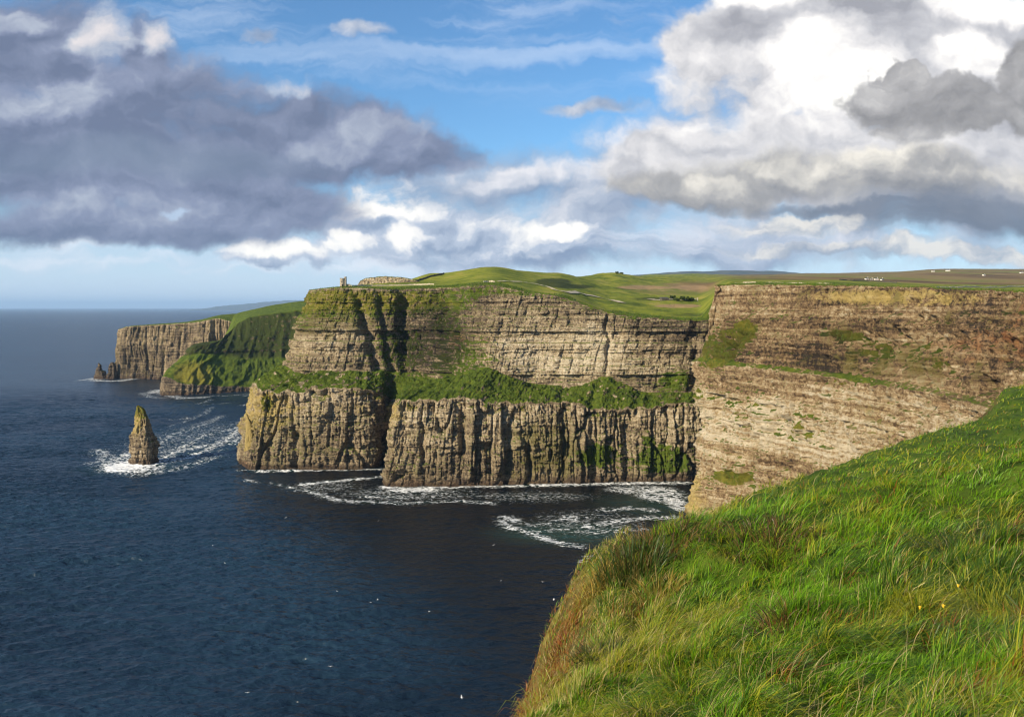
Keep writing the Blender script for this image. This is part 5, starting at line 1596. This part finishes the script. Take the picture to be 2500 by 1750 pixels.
# ------------------------------------------------------------------ rank grass on the cliff ledges
def ledge_grass(name, label, src, ok, n, hgt, wid, seed):
    r = np.random.default_rng(seed)
    co = np.empty(len(src.data.vertices) * 3, np.float32); src.data.vertices.foreach_get('co', co); co = co.reshape(-1, 3)
    i = np.nonzero(ok)[0]; i = i[r.integers(0, len(i), n)]
    P = co[i] + r.normal(0, 0.25, (n, 3))
    P[:, 2] -= 0.15
    a = -0.6 + r.normal(0, 1.0, n)
    g = fbm2(P[:, 0] / 14, P[:, 1] / 14 + P[:, 2] / 9, 3, seed)
    c = np.where((r.random(n) < 0.5 + 0.6 * g)[:, None], lerp3((0.095, 0.185, 0.008), (0.165, 0.265, 0.012), r.random(n)), lerp3((0.04, 0.09, 0.008), (0.07, 0.13, 0.01), r.random(n)))
    c = np.where((r.random(n) < 0.10 + 0.25 * np.clip(-g, 0, 1))[:, None], lerp3((0.20, 0.17, 0.04), (0.34, 0.28, 0.10), r.random(n)), c)
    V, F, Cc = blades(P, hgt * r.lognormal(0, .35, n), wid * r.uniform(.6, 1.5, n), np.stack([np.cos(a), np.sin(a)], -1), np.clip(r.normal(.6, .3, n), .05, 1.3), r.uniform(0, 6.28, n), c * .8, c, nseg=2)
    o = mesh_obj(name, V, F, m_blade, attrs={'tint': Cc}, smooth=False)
    tag(o, label, 'grass', kind='stuff')


ledge_grass('ledge_grass', 'rough green grass covering the ledges of the bay cliff and the tower headland', bay, BAY_VEG, 110000, 1.0, 0.30, 811)
ledge_grass('cliff_top_grass', 'tufty grass in patches and along the brow of the near cliff', near, NEAR_VEG, 60000, 0.65, 0.20, 812)

# ------------------------------------------------------------------ gulls
M_GULL = simple_mat('gull_white', (0.74, 0.74, 0.74), (0.85, 0.85, 0.84), 2)


def gull_mesh():
    bm = bmesh.new()
    prof = [(-.30, .012, 0), (-.22, .05, 0), (-.05, .085, 0), (.10, .075, .005), (.19, .048, .02), (.25, .045, .025), (.30, .02, .02), (.34, .004, .015)]
    rings = []
    for x, r_, zc in prof:
        rings.append([bm.verts.new((x, r_ * math.cos(a), zc + r_ * .9 * math.sin(a))) for a in [2 * math.pi * k / 8 for k in range(8)]])
    for a, b in zip(rings, rings[1:]):
        for k in range(8):
            bm.faces.new((a[k], a[(k + 1) % 8], b[(k + 1) % 8], b[k]))
    for s in (-1, 1):
        st_ = [(0.05, .0, .02, .15), (.30, .06, .14, .17), (.52, .03, .17, .12), (.72, -.06, .13, .03)]
        up = [[bm.verts.new((xm + c_ / 2, s * y_, z_ + .012)), bm.verts.new((xm - c_ / 2, s * y_, z_ + .012))] for y_, xm, z_, c_ in st_]
        dn = [[bm.verts.new((xm + c_ / 2, s * y_, z_ - .012)), bm.verts.new((xm - c_ / 2, s * y_, z_ - .012))] for y_, xm, z_, c_ in st_]
        for a, b, c_, d_ in zip(up, up[1:], dn, dn[1:]):
            bm.faces.new((a[0], b[0], b[1], a[1])); bm.faces.new((c_[0], c_[1], d_[1], d_[0]))
            bm.faces.new((a[0], c_[0], d_[0], b[0])); bm.faces.new((a[1], b[1], d_[1], c_[1]))
        bm.faces.new((up[-1][0], dn[-1][0], dn[-1][1], up[-1][1]))
    bm.faces.new([bm.verts.new(p) for p in ((-.27, -.03, .0), (-.40, -.07, .005), (-.40, .07, .005), (-.27, .03, 0))])
    bmesh.ops.recalc_face_normals(bm, faces=bm.faces)
    me = bpy.data.meshes.new('seabird'); bm.to_mesh(me); bm.free()
    me.materials.append(M_GULL)
    return me


gm = gull_mesh()
spots = [(823, 1443, .75), (922, 1463, .7), (1223, 1417, .6), (1325, 1420, .55), (1048, 1492, .7), (924, 1271, .8), (698, 1263, .8), (549, 1374, .8), (519, 1331, .85), (806, 1626, .7), (604, 1690, .75),
         (1127, 1701, .65), (1352, 1463, .5), (905, 1470, .72), (626, 804, .75), (1700, 1020, .78), (1205, 1330, .7)]
g0 = None
for k, (px_, y_, f) in enumerate(spots):
    D = (EYE * FPX / (y_ - HY)) * f if y_ > 900 else 900
    o = bpy.data.objects.new('seabird', gm) if g0 is None else g0.copy()
    g0 = g0 or o
    COL.objects.link(o)
    o.location = q(px_, y_, D)
    o.rotation_euler = (random.uniform(-.5, .5), random.uniform(-.2, .2), random.uniform(0, 6.28))
    s = random.uniform(.75, 1.05); o.scale = (s, s, s)
    tag(o, 'small white seabird gliding in the air between the cliffs and the sea', 'seabird', 'seabirds over the bay')

# ------------------------------------------------------------------ sea air
m, S = new_mat('sea_air')
pv = S.n('ShaderNodeVolumePrincipled')
pv.inputs['Density'].default_value = HAZE if 'HAZE' in globals() else 1.9e-5
pv.inputs['Color'].default_value = (0.42, 0.66, 1.0, 1)
pv.inputs['Anisotropy'].default_value = 0.0
S.out(pv.outputs[0], 'Volume')
hz_o = MB().box((0, 55000, 446), (330000, 140000, 908)).build('haze', m)
tag(hz_o, 'thin blue sea air over the whole view', 'haze', kind='stuff')
